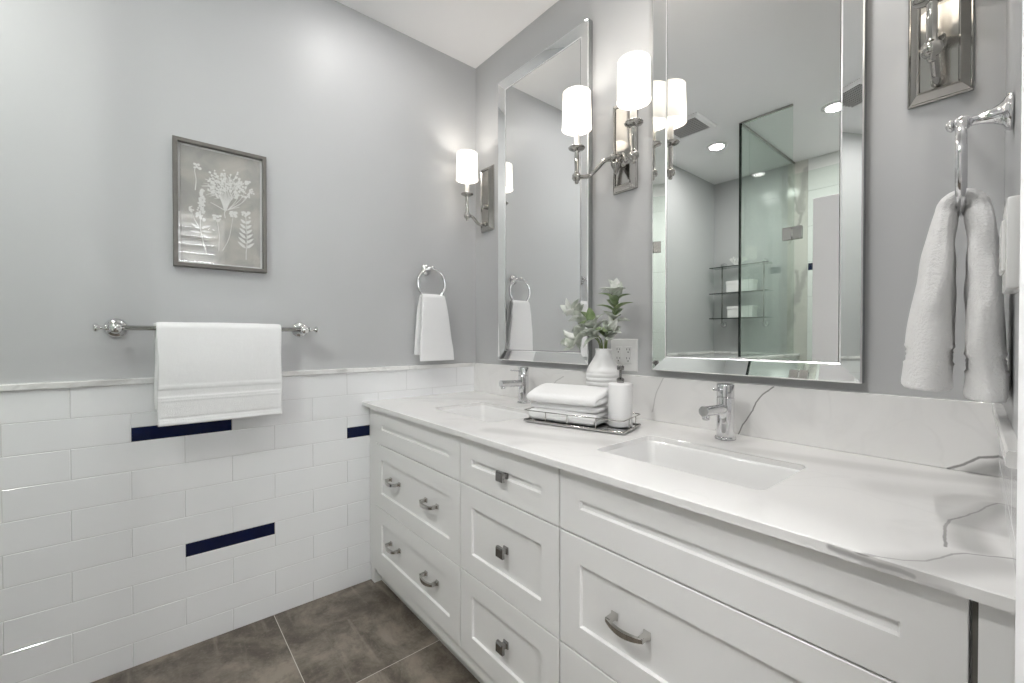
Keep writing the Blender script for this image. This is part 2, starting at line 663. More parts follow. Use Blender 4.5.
def sweep(bm, path, hts, hws, wc=None, e=4.0, n=28, wob=0.0, seed=0.0, to3=None):
    """sweep a superellipse (thickness x width) along an in-plane path of (u, z); width runs along w.
    to3(u, w, z) -> world point"""
    P = [Vector((p[0], p[1])) for p in path]
    m = len(P)
    rings = []
    for i in range(m):
        t = (P[min(i + 1, m - 1)] - P[max(i - 1, 0)]).normalized()
        nn = Vector((-t.y, t.x))
        c0 = (wc[i] if wc else 0.0)
        ring = []
        for k in range(n):
            a, b = se(2 * PI * k / n, e)
            w = c0 + b * hws[i]
            q = P[i] + nn * a * hts[i]
            if wob:
                d = noise.noise(Vector((q.x * 14 + seed, w * 18, q.y * 14))) * wob
                q = q + nn * d
                w += noise.noise(Vector((q.y * 11 + seed, a * 2, 3.3))) * wob * 0.8
            ring.append(to3(q.x, w, q.y))
        rings.append(ring)
    return loft(bm, rings)


def resample(path, ds):
    P = [Vector(p) for p in path]
    out = [P[0].copy()]
    acc = [0.0]
    for a, b in zip(P[:-1], P[1:]):
        acc.append(acc[-1] + (b - a).length)
    L = acc[-1]
    k = max(2, int(L / ds))
    j = 0
    res = []
    for i in range(k + 1):
        s = L * i / k
        while j < len(acc) - 2 and acc[j + 1] < s:
            j += 1
        f = (s - acc[j]) / max(acc[j + 1] - acc[j], 1e-9)
        res.append((P[j].lerp(P[j + 1], min(1, max(0, f))), s))
    return res, L


# ------------------------------------------------------------------ room shell
FY = -2.985       # far wall (the one seen in the mirrors)
XR0, SK = 2.0065, 0.0537        # right wall runs slightly out of square


def xr(y):
    return XR0 - SK * y


JY0, JY1 = -0.70, -1.66         # doorway in the right wall
HX0, HX1, HY0, HY1 = 2.17, 3.55, -3.2, 0.6

struct(obj('floor', BX(-0.2, 2.19, FY - 0.12, 0.12, -0.1, 0.0), 'floor_stone'), 'brown-grey stone-look floor tiles with thin pale joints', 'floor')
struct(obj('floor_bedroom', BX(2.19, HX1 + 0.1, HY0, HY1, -0.1, 0.0), 'plank_floor'))
struct(obj('ceiling', BX(-0.2, HX1 + 0.1, min(HY0, FY) - 0.12, HY1 + 0.1, CH, CH + 0.1), 'ceiling_paint'), 'plain white ceiling', 'ceiling')
wl = struct(obj('wall_left', BX(-0.13, -0.008, FY - 0.12, 0.12, 0, CH), 'wall_paint'), 'light grey painted wall above white tile with navy accent tiles', 'wall')
wb = struct(obj('wall_back', BX(-0.008, 2.02, 0.0, 0.12, 0, CH), 'wall_paint'), 'light grey wall behind the vanity and mirrors', 'wall')
wf = struct(obj('wall_front', BX(-0.008, 2.2, FY - 0.12, FY, 0, CH), 'wall_paint'), 'grey wall with glass shelves seen in the mirror', 'wall')
bm = bmesh.new()
prism(bm, [(xr(0.0), 0.0), (xr(0.0) + 0.16, 0.0), (xr(JY0) + 0.12, JY0), (xr(JY0), JY0)], 0, CH)
prism(bm, [(xr(JY0), JY0), (xr(JY0) + 0.12, JY0), (xr(JY0) + 0.12, JY1), (xr(JY0), JY1)], 2.14, CH)
prism(bm, [(xr(JY0), JY1), (xr(JY0) + 0.12, JY1), (xr(JY0) + 0.12, FY), (xr(JY0), FY)], 0, CH)
wr = struct(obj('wall_right', bm, 'wall_paint'), 'narrow strip of grey wall right of the hanging towel', 'wall')
struct(obj('wall_bedroom_far', BX(HX1, HX1 + 0.1, HY0, HY1, 0, CH), 'bedroom_paint'))
struct(obj('wall_bedroom_north', BX(2.17, HX1, HY1, HY1 + 0.1, 0, CH), 'bedroom_paint'))
struct(obj('wall_bedroom_south', BX(2.17, HX1, HY0 - 0.1, HY0, 0, CH), 'bedroom_paint'))

# wainscot: 4 x 12 inch white tile, half bond, 10 courses, marble cap
TH, TL, Y0J = 0.1025, 0.3029, -0.8926
ZL = [1.0092 - TH * k for k in range(10)] + [0.0]


def joints_for(row, off=Y0J):           # row 1 = top course
    o = off + (TL / 2 if row % 2 else 0.0)
    return [o + TL * k for k in range(-12, 12)]


navy = {2: (Y0J - 2 * TL, Y0J - TL, 0), 3: (Y0J + TL / 2, Y0J + 1.5 * TL, 0), 7: (Y0J - 1.5 * TL, Y0J - 0.5 * TL, 1)}
PL = lambda u, z, d: (-0.008 + d, u, z)
bm = bmesh.new()
for r in range(1, 11):
    z1, z0 = ZL[r - 1], ZL[r]
    js = joints_for(r)
    if r in navy:
        a, b, up = navy[r]
        tile_grid(bm, PL, None, FY, a, [(z0, z1, js)])
        tile_grid(bm, PL, None, b, 0.0, [(z0, z1, js)])
        zm = (z0 + z1) / 2
        tile_grid(bm, PL, None, a, b, [((z0, zm, []) if up else (zm, z1, []))])
    else:
        tile_grid(bm, PL, None, FY, 0.0, [(z0, z1, js)])
wt = obj('tile_wainscot', bm, 'white_tile', wl)
obj('grout_bed', BX(-0.0085, -0.0015, FY, 0.0, 0.0, 1.0092), 'grout', wl)
for r, (a, b, up) in navy.items():
    z1, z0 = ZL[r - 1], ZL[r]
    zm = (z0 + z1) / 2
    bm = bmesh.new()
    one_tile(bm, PL, a + 0.0008, b - 0.0008, (zm if up else z0) + 0.0008, (z1 if up else zm) - 0.0008, 0.0082)
    t = obj('accent_tile', bm, 'navy_tile', wl)
    t['label'] = 'glossy navy blue half-height accent tile'


def cap_profile(bm, P, u0, u1):
    pr = [(0.0, 1.0092), (0.016, 1.0092), (0.0185, 1.0115), (0.0185, 1.0275), (0.016, 1.031), (0.0, 1.031)]
    loft(bm, [[P(u0, z, d) for d, z in pr], [P(u1, z, d) for d, z in pr]])
    return bm


struct(obj('trim_1', cap_profile(bmesh.new(), PL, FY, -0.021), 'cap_marble'), 'thin marble ledge along the top of the left wall tile', 'trim')

# right wall: same wainscot between vanity wall and doorway
PR = lambda u, z, d: (xr(u) + 0.004 - d, u, z)
bm = bmesh.new()
for r in range(1, 11):
    tile_grid(bm, PR, None, JY0 + 0.005, -0.0, [(ZL[r], ZL[r - 1], joints_for(r, -0.03))])
obj('tile_wainscot', bm, 'white_tile', wr)
struct(obj('trim_2', cap_profile(bmesh.new(), PR, JY0 + 0.092, -0.021), 'cap_marble'), 'marble ledge end on the right wall above the backsplash', 'trim')
# far wall wainscot cap and tile (left of the shower)
PF = lambda u, z, d: (u, FY + d, z)
bm = bmesh.new()
for r in range(1, 11):
    tile_grid(bm, PF, None, 0.0, 0.66, [(ZL[r], ZL[r - 1], joints_for(r, 0.1))])
obj('tile_wainscot', bm, 'white_tile', wf)
struct(obj('trim_3', cap_profile(bmesh.new(), PF, 0.0, 0.655), 'cap_marble'))

# door casing on the room side, jamb lining
bm = bmesh.new()
prism(bm, [(2.0358, JY0), (2.0361, JY0 - 0.088), (2.0445, JY0 - 0.088), (xr(JY0) + 0.002, JY0 + 0.001)], 0, 2.22)
cx = xr(JY0)
bx(bm, cx, cx + 0.12, JY0 - 0.018, JY0, 0, 2.14)
bx(bm, cx, cx + 0.12, JY1, JY1 + 0.018, 0, 2.14)
bx(bm, cx, cx + 0.12, JY1, JY0, 2.122, 2.14)
struct(obj('trim_4', bm, 'white_trim'), 'white door casing at the right edge of the photo', 'trim')

# open door (parallel to the far wall), seen in the large mirror
dy = -1.735
bm = bmesh.new()
bx(bm, 1.185, 2.02, dy - 0.034, dy, 0.008, 2.03, 0.002, 1)
d1 = struct(obj('door_1', bm, 'white_trim'), 'white bathroom door standing open, seen in the large mirror', 'door')
for z0, z1 in ((0.22, 0.86), (1.03, 1.88)):
    bm = bmesh.new()
    for i, d in enumerate((0,)):
        w = [(1.36, z0), (1.85, z0), (1.85, z1), (1.36, z1)]
        rings = []
        for ins, yy in ((0, 0.0005), (0, 0.007), (0.012, 0.009), (0.02, 0.003), (0.035, 0.006)):
            rings.append([(1.36 + ins, dy + yy, z0 + ins), (1.85 - ins, dy + yy, z0 + ins), (1.85 - ins, dy + yy, z1 - ins), (1.36 + ins, dy + yy, z1 - ins)])
        loft(bm, rings, cap0=False)
    obj('door_panel', bm, 'white_trim', d1)
bm = bmesh.new()
lathe(bm, [(0.026, 0), (0.026, 0.006), (0.011, 0.010), (0.010, 0.035)], (1.245, dy + 0.0, 0.98), (0, 1, 0), 20)
bx(bm, 1.235, 1.355, dy + 0.033, dy + 0.047, 0.972, 0.988, 0.004, 2)
obj('door_handle', bm, 'nickel', d1, angle=40)

# shower: tiled far wall, tiled right wall, pony wall
bm = bmesh.new()
rows = [(0.0 + 0.305 * k, min(0.305 * (k + 1), CH), [0.79 + 0.30 * (k % 2) + 0.6 * j for j in range(4)]) for k in range(9)]
tile_grid(bm, PF, None, 0.81, 2.04, rows, thick=0.012)
obj('shower_tile', bm, 'shower_tile', wf)
obj('marble_strip', BX(0.655, 0.81, FY - 0.001, FY + 0.013, 0, CH), 'shower_marble', wf)
bm = bmesh.new()
one_tile(bm, PF, 0.815, 0.90, 1.755, 1.815, 0.0135)
obj('accent_tile', bm, 'navy_tile', wf)
PR2 = lambda u, z, d: (xr(JY0) - d, u, z)
bm = bmesh.new()
rows = [(0.305 * k, min(0.305 * (k + 1), CH), [-2.9 + 0.3 * (k % 2) + 0.6 * j for j in range(3)]) for k in range(9)]
tile_grid(bm, PR2, None, FY + 0.02, -1.88, rows, thick=0.012)
obj('shower_tile', bm, 'shower_tile', wr)
bm = bmesh.new()
one_tile(bm, PR2, -2.62, -2.32, 1.755, 1.805, 0.0135)
obj('accent_tile', bm, 'navy_tile', wr)
GX, GY = 0.705, -1.865      # corner of the shower glass
bm = bmesh.new()
bx(bm, GX - 0.04, GX + 0.04, FY + 0.014, GY + 0.02, 0, 1.005)
wpony = struct(obj('wall_pony', bm, 'shower_tile'), 'low tiled half wall under the shower glass, seen in the mirror', 'wall')
obj('ledge', BX(GX - 0.05, GX + 0.055, FY + 0.014, GY + 0.03, 1.005, 1.031, 0.003, 1), 'cap_marble', wpony)

sg = thing('shower_screen', 'tall clear glass shower screen reflected in the large mirror', 'shower screen', (GX, GY, 1.031))
bm = bmesh.new()
bx(bm, -0.005, 0.005, FY + 0.016 - GY, -0.0045, 0.001, CH - 1.031 - 0.004)
obj('side_pane', bm, 'shower_glass', sg)
bm = bmesh.new()
bx(bm, -0.009, 0.0055, -0.004, 0.009, 0.001, CH - 1.031 - 0.004)
obj('pane_edge', bm, 'glass_edge', sg)
bm = bmesh.new()
bx(bm, 0.058, 0.328, -0.005, 0.005, 0.001 - 1.03, CH - 1.031 - 0.004)
bx(bm, 0.006, 0.058, -0.005, 0.005, 0.001, CH - 1.031 - 0.004)
obj('front_pane', bm, 'shower_glass', sg)
bm = bmesh.new()
bx(bm, 0.0055, 0.328, -0.008, 0.008, CH - 1.031 - 0.010, CH - 1.031)
bx(bm, -0.008, 0.008, FY + 0.016 - GY, -0.0045, CH - 1.031 - 0.010, CH - 1.031)
obj('top_channel', bm, 'nickel', sg)
bm = bmesh.new()
bx(bm, 0.330, 1.28, -0.005, 0.005, 0.02 - 1.031, 2.25 - 1.031)
dpn = obj('door_pane', bm, 'shower_glass', sg)
for zz in (1.865, 0.45):
    bm = bmesh.new()
    bx(bm, 0.273, 0.328, 0.005, 0.016, zz - 0.042 - 1.031, zz + 0.042 - 1.031, 0.002, 1)
    bx(bm, 0.332, 0.386, 0.005, 0.016, zz - 0.042 - 1.031, zz + 0.042 - 1.031, 0.002, 1)
    bx(bm, 0.273, 0.386, -0.016, -0.005, zz - 0.042 - 1.031, zz + 0.042 - 1.031, 0.002, 1)
    cyl(bm, (0.330, 0.012, zz - 0.025 - 1.031), (0.330, 0.012, zz + 0.025 - 1.031), 0.008, 12)
    obj('hinge', bm, 'pull_metal', sg, angle=40)

# recessed lights and ceiling vent
POT_LABELS = ['round recessed ceiling light reflected above the glass shelves in the large mirror',
              'round recessed ceiling light reflected near the right edge of the large mirror',
              'round recessed ceiling light over the left end of the vanity, mirrored in the shower glass',
              'added round ceiling fill light above the right sink and the hanging towel']
bm = lathe(bmesh.new(), [(0.052, 0.0), (0.052, -0.006), (0.058, -0.008), (0.075, -0.004), (0.076, 0.0)], (0, 0, 0), (0, 0, 1), 32, False, False)
rt = thing('recessed_ceiling_light', POT_LABELS[0], 'ceiling light', (POTS[0][0], POTS[0][1], CH), 0, 'recessed ceiling lights')
obj('trim_ring', bm, 'ceiling_paint', rt, smooth=True)
obj('lens', lathe(bmesh.new(), [(0.0, -0.003), (0.052, -0.003), (0.052, -0.0005), (0.0, -0.0005)], n=32), 'lens_glow', rt)
for (px, py), lb in list(zip(POTS, POT_LABELS))[1:]:
    dup(rt, (px, py, CH), 0, lb)
vt = thing('ceiling_vent', 'square white exhaust fan grille on the ceiling, reflected beside a lamp shade', 'vent', (0.43, -1.62, CH))
bm = bmesh.new()
rings = []
for h, z in ((0.15, 0.0), (0.15, -0.006), (0.14, -0.014), (0.115, -0.016), (0.115, -0.004)):
    rings.append([(-h, -h, z), (h, -h, z), (h, h, z), (-h, h, z)])
loft(bm, rings, False, False)
obj('grille_frame', bm, 'ceiling_paint', vt)
bm = bmesh.new()
bx(bm, -0.115, 0.115, -0.115, 0.115, -0.010, -0.002)
for i in range(9):
    y = -0.10 + 0.025 * i
    bx(bm, -0.115, 0.115, y - 0.004, y + 0.004, -0.016, -0.010)
obj('grille', bm, 'vent_grey', vt)

# bedroom window with louvred shutters (mirrored in the picture glass)
w1 = struct(obj('window_1', BX(HX1 - 0.012, HX1 - 0.006, -2.1, -0.86, 0.9, 2.36), 'daylight_pane'), 'daylit window behind louvred shutters, mirrored in the picture glass', 'window')
bm = bmesh.new()
for y in (-2.1, -0.86):
    bx(bm, HX1 - 0.07, HX1, y - 0.04, y + 0.04, 0.86, 2.42)
bx(bm, HX1 - 0.07, HX1, -2.1, -0.86, 2.36, 2.42)
bx(bm, HX1 - 0.07, HX1, -2.1, -0.86, 0.86, 0.92)
obj('window_frame', bm, 'white_trim', w1)
bm = bmesh.new()
for k in range(17):
    z = 0.945 + 0.088 * k
    a = math.radians(47)
    c, s = math.cos(a) * 0.046, math.sin(a) * 0.046
    t = 0.004
    loft(bm, [[(HX1 - 0.045 - c - t, y, z + s), (HX1 - 0.045 - c + t, y, z + s + t), (HX1 - 0.045 + c + t, y, z - s), (HX1 - 0.045 + c - t, y, z - s - t)] for y in (-2.06, -0.90)])
obj('shutter_louvres', bm, 'shutter_white', w1)

# ------------------------------------------------------------------ vanity cabinet
F = -0.648
va = thing('vanity_cabinet', 'long white shaker vanity cabinet of drawers under the marble countertop', 'vanity', (0, 0, 0))
bm = bmesh.new()
bx(bm, 0.003, 0.019, -0.628, -0.022, 0.08, 0.849)        # ends, partitions, bottom, back, dark front sheet
for x in (0.806, 1.268):
    bx(bm, x, x + 0.016, -0.60, -0.04, 0.096, 0.70)
bx(bm, 1.984, 1.998, -0.628, -0.022, 0.08, 0.849)
bx(bm, 0.019, 1.984, -0.627, -0.022, 0.08, 0.096)
bx(bm, 0.019, 1.984, -0.040, -0.022, 0.096, 0.849)
obj('carcass', bm, 'cabinet_paint', va)
bm = bmesh.new()
bx(bm, 0.099, 1.996, -0.6275, -0.612, 0.096, 0.8495)
obj('gap_shade_sheet', bm, 'dark_gap', va)  # dark sheet whose colour stands in for shade between the drawer fronts
bm = bmesh.new()
bx(bm, 0.002, 0.098, -0.634, -0.6285, 0.08, 0.8495, 0.001, 1)
bx(bm, 0.002, 0.040, -0.628, -0.572, 0.0, 0.0795, 0.001, 1)
obj('filler_strip', bm, 'cabinet_paint', va)
bm = bmesh.new()
prism(bm, [(2.0045, F + 0.001), (2.0045, F + 0.02), (xr(F) - 0.006, F + 0.02), (xr(F) - 0.006, F + 0.001)], 0.0, 0.8495)
obj('filler_strip', bm, 'cabinet_paint', va)
obj('gap_shade_strip', BX(1.9985, 2.0043, -0.640, -0.615, 0.0, 0.8495), 'gap_shade_brown', va)  # strip coloured like the shade inside the open gap
obj('toe_kick', BX(0.040, 1.998, -0.592, -0.576, 0.0, 0.0795), 'cabinet_paint', va)
obj('bottom_rail', BX(0.100, 1.998, F + 0.009, -0.628, 0.079, 0.1225, 0.001, 1), 'cabinet_paint', va)


def front(x0, x1, z0, z1, rail=0.066):
    g = 0.0020
    x0 += g
    x1 -= g
    z0 += g
    z1 -= g
    bm = bmesh.new()
    B, T = -0.0005, -0.0195
    rings = []
    for ins, y in ((0, B), (0, T + 0.0012), (0.0012, T), (rail, T), (rail + 0.0006, T + 0.0012), (rail + 0.0025, T + 0.008)):
        rings.append([(x0 + ins, y, z0 + ins), (x1 - ins, y, z0 + ins), (x1 - ins, y, z1 - ins), (x0 + ins, y, z1 - ins)])
    loft(bm, rings)
    return obj('drawer_front', bm, 'cabinet_paint', va, (0, -0.6283, 0))


def pull(parent, x, z):
    """arched bow pull with two square feet; local y=0 is the carcass plane"""
    bm = bmesh.new()
    y0 = -0.0115
    W = 0.048
    rings = []
    n = 16
    for i in range(n + 1):
        t = -1 + 2 * i / n
        xx = t * W
        yb = -0.025 - 0.011 * (1 - t * t)       # bow outwards
        dz = -0.004 * (1 - t * t)
        hh = 0.0050 + 0.0028 * (1 - t * t)
        rings.append([(x + xx, y0 + yb + 0.0035, z + dz - hh), (x + xx, y0 + yb - 0.003, z + dz - hh * 0.8),
                      (x + xx, y0 + yb - 0.003, z + dz + hh * 0.8), (x + xx, y0 + yb + 0.0035, z + dz + hh)])
    loft(bm, rings)
    for s in (-1, 1):
        a = s * (W - 0.006)
        rr = []
        for yy, h in ((0.0, 0.0085), (-0.003, 0.0085), (-0.007, 0.0058), (-0.027, 0.0055)):
            rr.append([(x + a - h, y0 + yy, z - h), (x + a + h, y0 + yy, z - h), (x + a + h, y0 + yy, z + h), (x + a - h, y0 + yy, z + h)])
        loft(bm, rr)
    p = obj('pull', bm, 'pull_metal', parent, angle=50)
    return p


def knob(parent, x, z):
    bm = bmesh.new()
    y0 = -0.0115
    rr = []
    for yy, h in ((0, 0.0105), (-0.004, 0.0105), (-0.007, 0.007), (-0.016, 0.007), (-0.019, 0.0155), (-0.027, 0.0155), (-0.031, 0.012)):
        rr.append([(x - h, y0 + yy, z - h), (x + h, y0 + yy, z - h), (x + h, y0 + yy, z + h), (x - h, y0 + yy, z + h)])
    loft(bm, rr)
    return obj('knob', bm, 'knob_metal', parent)


CX = [0.100, 0.8145, 1.276, 1.998]
RZ = [0.8465, 0.689, 0.400, 0.126]
for c in range(3):
    for r in range(3):
        d = front(CX[c], CX[c + 1], RZ[r + 1], RZ[r])
        xm = (CX[c] + CX[c + 1]) / 2
        zm = (RZ[r] + RZ[r + 1]) / 2
        if c == 1:
            k = knob(d, xm + 0.006, zm)
            k['label'] = 'square dark nickel knob'
        elif r > 0:
            for s in ((0.300, 0.611) if c == 0 else (1.484, 1.786)):
                k = pull(d, s, zm + (0.010 if c == 0 else -0.002))
                k['label'] = 'bow-shaped polished nickel pull'

# ------------------------------------------------------------------ countertop, backsplash
S1 = (0.590, -0.366, 0.2145, 0.136)     # centre x, y, half w, half d
S2 = (1.492, -0.376, 0.2145, 0.136)


def ctop():
    ys0, ys1 = -0.669, -0.001
    bm = bmesh.new()
    outer = [(0.001, ys0), (xr(ys0) - 0.001, ys0), (xr(0) - 0.001, ys1), (0.001, ys1)]
    h = [[(cx + a, cy + b) for a, b in rrect(w, d, 0.022, 5)] for cx, cy, w, d in (S1, S2)]
    e = []
    for z in (0.868, 0.850):
        loops = []
        for L in [outer] + h:
            vs = [bm.verts.new((x, y, z)) for x, y in L]
            es = [bm.edges.new((vs[i], vs[(i + 1) % len(vs)])) for i in range(len(vs))]
            loops.append(vs)
            e += es
        bmesh.ops.triangle_fill(bm, edges=[ed for vs in loops for ed in
                                           [bm.edges.get((vs[i], vs[(i + 1) % len(vs)])) for i in range(len(vs))]], use_beauty=True)
        if z == 0.868:
            top = loops
    bot = loops
    for a, b in zip(top, bot):
        for i in range(len(a)):
            j = (i + 1) % len(a)
            bm.faces.new((a[i], a[j], b[j], b[i]))
    ed = [bm.edges.get((L[i], L[(i + 1) % len(L)])) for L in top for i in range(len(L))]
    bmesh.ops.bevel(bm, geom=ed, offset=0.0016, segments=1, affect='EDGES')
    return bm


ct = obj('countertop', ctop(), 'quartz')
tag(ct, 'white marble-look countertop with grey veins on the vanity', 'countertop')
bs = obj('backsplash', BX(0.0, xr(0) - 0.001, -0.020, -0.0005, 0.8685, 1.030, 0.001, 1), 'quartz')
tag(bs, 'low marble-look backsplash along the wall behind the faucets', 'backsplash')


def sink(cfg, label):
    cx, cy, w, d = cfg
    t = thing('undermount_sink', label, 'sink', (cx, cy, 0.849), 0, 'undermount sinks')
    bm = bmesh.new()
    rings = []
    W, D = w + 0.006, d + 0.006
    for ex, z, r in ((0.016, -0.0005, 0.03), (0.0, -0.0005, 0.026), (-0.004, -0.006, 0.026), (-0.010, -0.05, 0.028), (-0.014, -0.095, 0.03), (-0.022, -0.112, 0.035), (-0.045, -0.121, 0.04), (-0.09, -0.124, 0.03)):
        rings.append([(x, y, z) for x, y in rrect(W + ex, D + ex, r, 5)])
    loft(bm, rings, cap0=False, cap1=True)
    b = obj('basin', bm, 'porcelain', t, smooth=True)
    md = b.modifiers.new('thick', 'SOLIDIFY')
    md.thickness = 0.008
    md.offset = -1
    obj('drain', lathe(bmesh.new(), [(0.0, 0.0015), (0.016, 0.003), (0.024, 0.002), (0.024, -0.001), (0.0, -0.001)], (0, 0, -0.124), n=24), 'chrome', t, smooth=True)
    bm = lathe(bmesh.new(), [(0.012, -0.002), (0.012, 0.0025), (0.0085, 0.0025), (0.0085, -0.001)], (0.0, D - 0.0065, -0.020), (0, -1, 0.08), 20, False, True)
    ov = obj('overflow_ring', bm, 'chrome', t, smooth=True)
    obj('overflow_hole', lathe(bmesh.new(), [(0.0, 0.0), (0.0088, 0.0), (0.0088, 0.0012), (0.0, 0.0012)], (0.0, D - 0.0065, -0.020), (0, -1, 0.08), 20), 'slot_dark', ov)
    return t


sink(S1, 'white rectangular undermount sink on the left, partly behind the tray of towels')
sink(S2, 'white rectangular undermount sink on the right, in front of the nearer faucet')


def faucet(x, y, label):
    t = thing('faucet', label, 'faucet', (x, y, 0.868), 0, 'bathroom faucets')
    bm = lathe(bmesh.new(), [(0.0295, 0.0005), (0.0295, 0.005), (0.028, 0.0075), (0.0245, 0.009), (0.0245, 0.1255), (0.0232, 0.127), (0.0232, 0.1285)], n=36)
    obj('body', bm, 'chrome', t, angle=35)
    bm = lathe(bmesh.new(), [(0.0232, 0.1288), (0.0245, 0.130), (0.0245, 0.163), (0.0225, 0.1665), (0.0, 0.1675)], n=36)
    cap = obj('handle_cap', bm, 'chrome', t, angle=35)
    bm = cyl(bmesh.new(), (0, -0.020, 0.150), (0.0, -0.078, 0.156), 0.0032, 12, 0.0008)
    obj('lever', bm, 'chrome', cap, angle=35)
    bm = cyl(bmesh.new(), (0, -0.016, 0.092), (0, -0.138, 0.098), 0.0150, 28, 0.0015)
    obj('spout', bm, 'chrome', t, angle=35)
    bm = lathe(bmesh.new(), [(0.0095, 0.0), (0.0105, -0.006), (0.0095, -0.012), (0.0, -0.012)], (0, -0.123, 0.085), n=20)
    obj('aerator', bm, 'chrome', t, angle=35)
    return t


f1 = faucet(0.517, -0.098, 'single-lever chrome faucet at the left sink')
dup(f1, (1.455, -0.112, 0.868), 0, 'single-lever chrome faucet at the right sink')

# ------------------------------------------------------------------ mirrors
MW, MH, MB, MO, MI = 0.614, 1.455, 0.052, -0.0310, -0.0200


def mirror(x0, z0, label):
    t = thing('wall_mirror', label, 'mirror', (x0 + MW / 2, 0, z0), 0, 'mirrors above the vanity')
    hw = MW / 2
    obj('backing_board', BX(-hw + 0.004, hw - 0.004, -0.0160, -0.001, 0.004, MH - 0.004), 'dark_gap', t)
    i = MB + 0.0015
    obj('glass', BX(-hw + i, hw - i, -0.0185, -0.0165, i, MH - i), 'mirror_glass', t)
    # four mitred mirror strips, tilted inwards, with polished arrises
    cor = [(-hw, 0, 1, 1), (hw, 0, -1, 1), (hw, MH, -1, -1), (-hw, MH, 1, -1)]
    prof = [(0.0, -0.001), (0.0, MO + 0.003), (0.0035, MO), (MB - 0.0045, MI), (MB, MI + 0.0016), (MB, -0.018)]
    for k in range(4):
        a, b = cor[k], cor[(k + 1) % 4]
        bm = bmesh.new()
        R = []
        for c in (a, b):
            R.append([(c[0] + c[2] * w, y, c[1] + c[3] * w) for w, y in prof])
        V = [[bm.verts.new(p) for p in r] for r in R]
        for q in range(len(prof) - 1):
            f = bm.faces.new((V[0][q], V[0][q + 1], V[1][q + 1], V[1][q]))
            f.material_index = {0: 2, 1: 1, 2: 0, 3: 1, 4: 1}[q]
        obj('frame_strip', bm, ['mirror_glass', 'mirror_bead', 'mirror_edge'], t)
    return t


mirror(0.236, 1.058, 'tall mirror with mirrored border on the left, nearer the corner of the room')
mirror(1.152, 1.055, 'large mirror with mirrored border on the right, reflecting the glass shower')

# ------------------------------------------------------------------ sconces


def plate_bm():
    bm = bmesh.new()
    rings = []
    for hw, hh, y in ((0.0565, 0.1765, -0.0005), (0.0565, 0.1765, -0.006), (0.0535, 0.1735, -0.009), (0.0515, 0.1715, -0.0085), (0.0385, 0.1585, -0.0235), (0.0355, 0.1555, -0.0255), (0.034, 0.154, -0.0245), (0.032, 0.152, -0.0205)):
        rings.append([(-hw, y, -hh), (hw, y, -hh), (hw, y, hh), (-hw, y, hh)])
    return loft(bm, rings)


SHADE_Z = 0.074      # bottom of shade above plate centre


def lamp_arm(t, x, arm_pts):
    """one arm with cup, column, drip dish, candle sleeve, shade; (x, -.13) is the lamp axis"""
    y = -0.14
    arm = obj('arm', tube(bmesh.new(), smooth_path(arm_pts, 7), 0.0082, 14), 'nickel', t, smooth=True)
    prof = [(0.0, -0.146), (0.006, -0.144), (0.0085, -0.138), (0.0065, -0.134), (0.014, -0.130), (0.0185, -0.123), (0.0185, -0.112), (0.0140, -0.106), (0.0110, -0.101), (0.0090, -0.096), (0.0095, -0.050), (0.0090, -0.020), (0.0115, -0.014)]
    # z given relative to the drip dish
    obj('column', lathe(bmesh.new(), prof, (x, y, 0.003), n=24), 'nickel', arm, smooth=True)
    prof = [(0.010, -0.006), (0.020, -0.001), (0.031, 0.004), (0.0335, 0.008), (0.031, 0.0105), (0.016, 0.008), (0.014, 0.014), (0.0, 0.014)]
    obj('drip_dish', lathe(bmesh.new(), prof, (x, y, -0.008), n=32), 'nickel', arm, smooth=True)
    obj('candle_sleeve', lathe(bmesh.new(), [(0.0112, 0), (0.0112, 0.098), (0.009, 0.101), (0.0, 0.101)], (x, y, 0.005), n=20), 'candle_white', arm, angle=40)
    # shade: thin open drum with hemmed edges
    h0, h1 = SHADE_Z, SHADE_Z + 0.142
    bm = bmesh.new()
    prof = [(0.0580, h0), (0.0592, h0 + 0.001), (0.0592, h0 + 0.007), (0.0586, h0 + 0.008), (0.0546, h1 - 0.008), (0.0552, h1 - 0.007), (0.0552, h1 - 0.001), (0.0540, h1)]
    lathe(bm, prof, (x, y, 0), n=48, cap0=False, cap1=False)
    sh = obj('lamp_shade', bm, 'shade_linen', arm, angle=60)
    bm = bmesh.new()
    for k in range(3):
        a = 2 * PI * k / 3 + 0.5
        cyl(bm, (x, y, h0 + 0.035), (x + 0.0575 * math.cos(a), y + 0.0575 * math.sin(a), h0 + 0.028), 0.0011, 6)
    torus(bm, (x, y, h0 + 0.035), 0.013, 0.0014, (0, 0, 1), 20, 6)
    obj('spider', bm, 'nickel', arm)
    bm = bmesh.new()
    lathe(bm, [(0.008, 0.0), (0.013, 0.012), (0.018, 0.03), (0.017, 0.045), (0.009, 0.062), (0.001, 0.068)], (x, y, h0 + 0.034), n=20)
    obj('light_bulb', bm, 'bulb', arm, smooth=True)


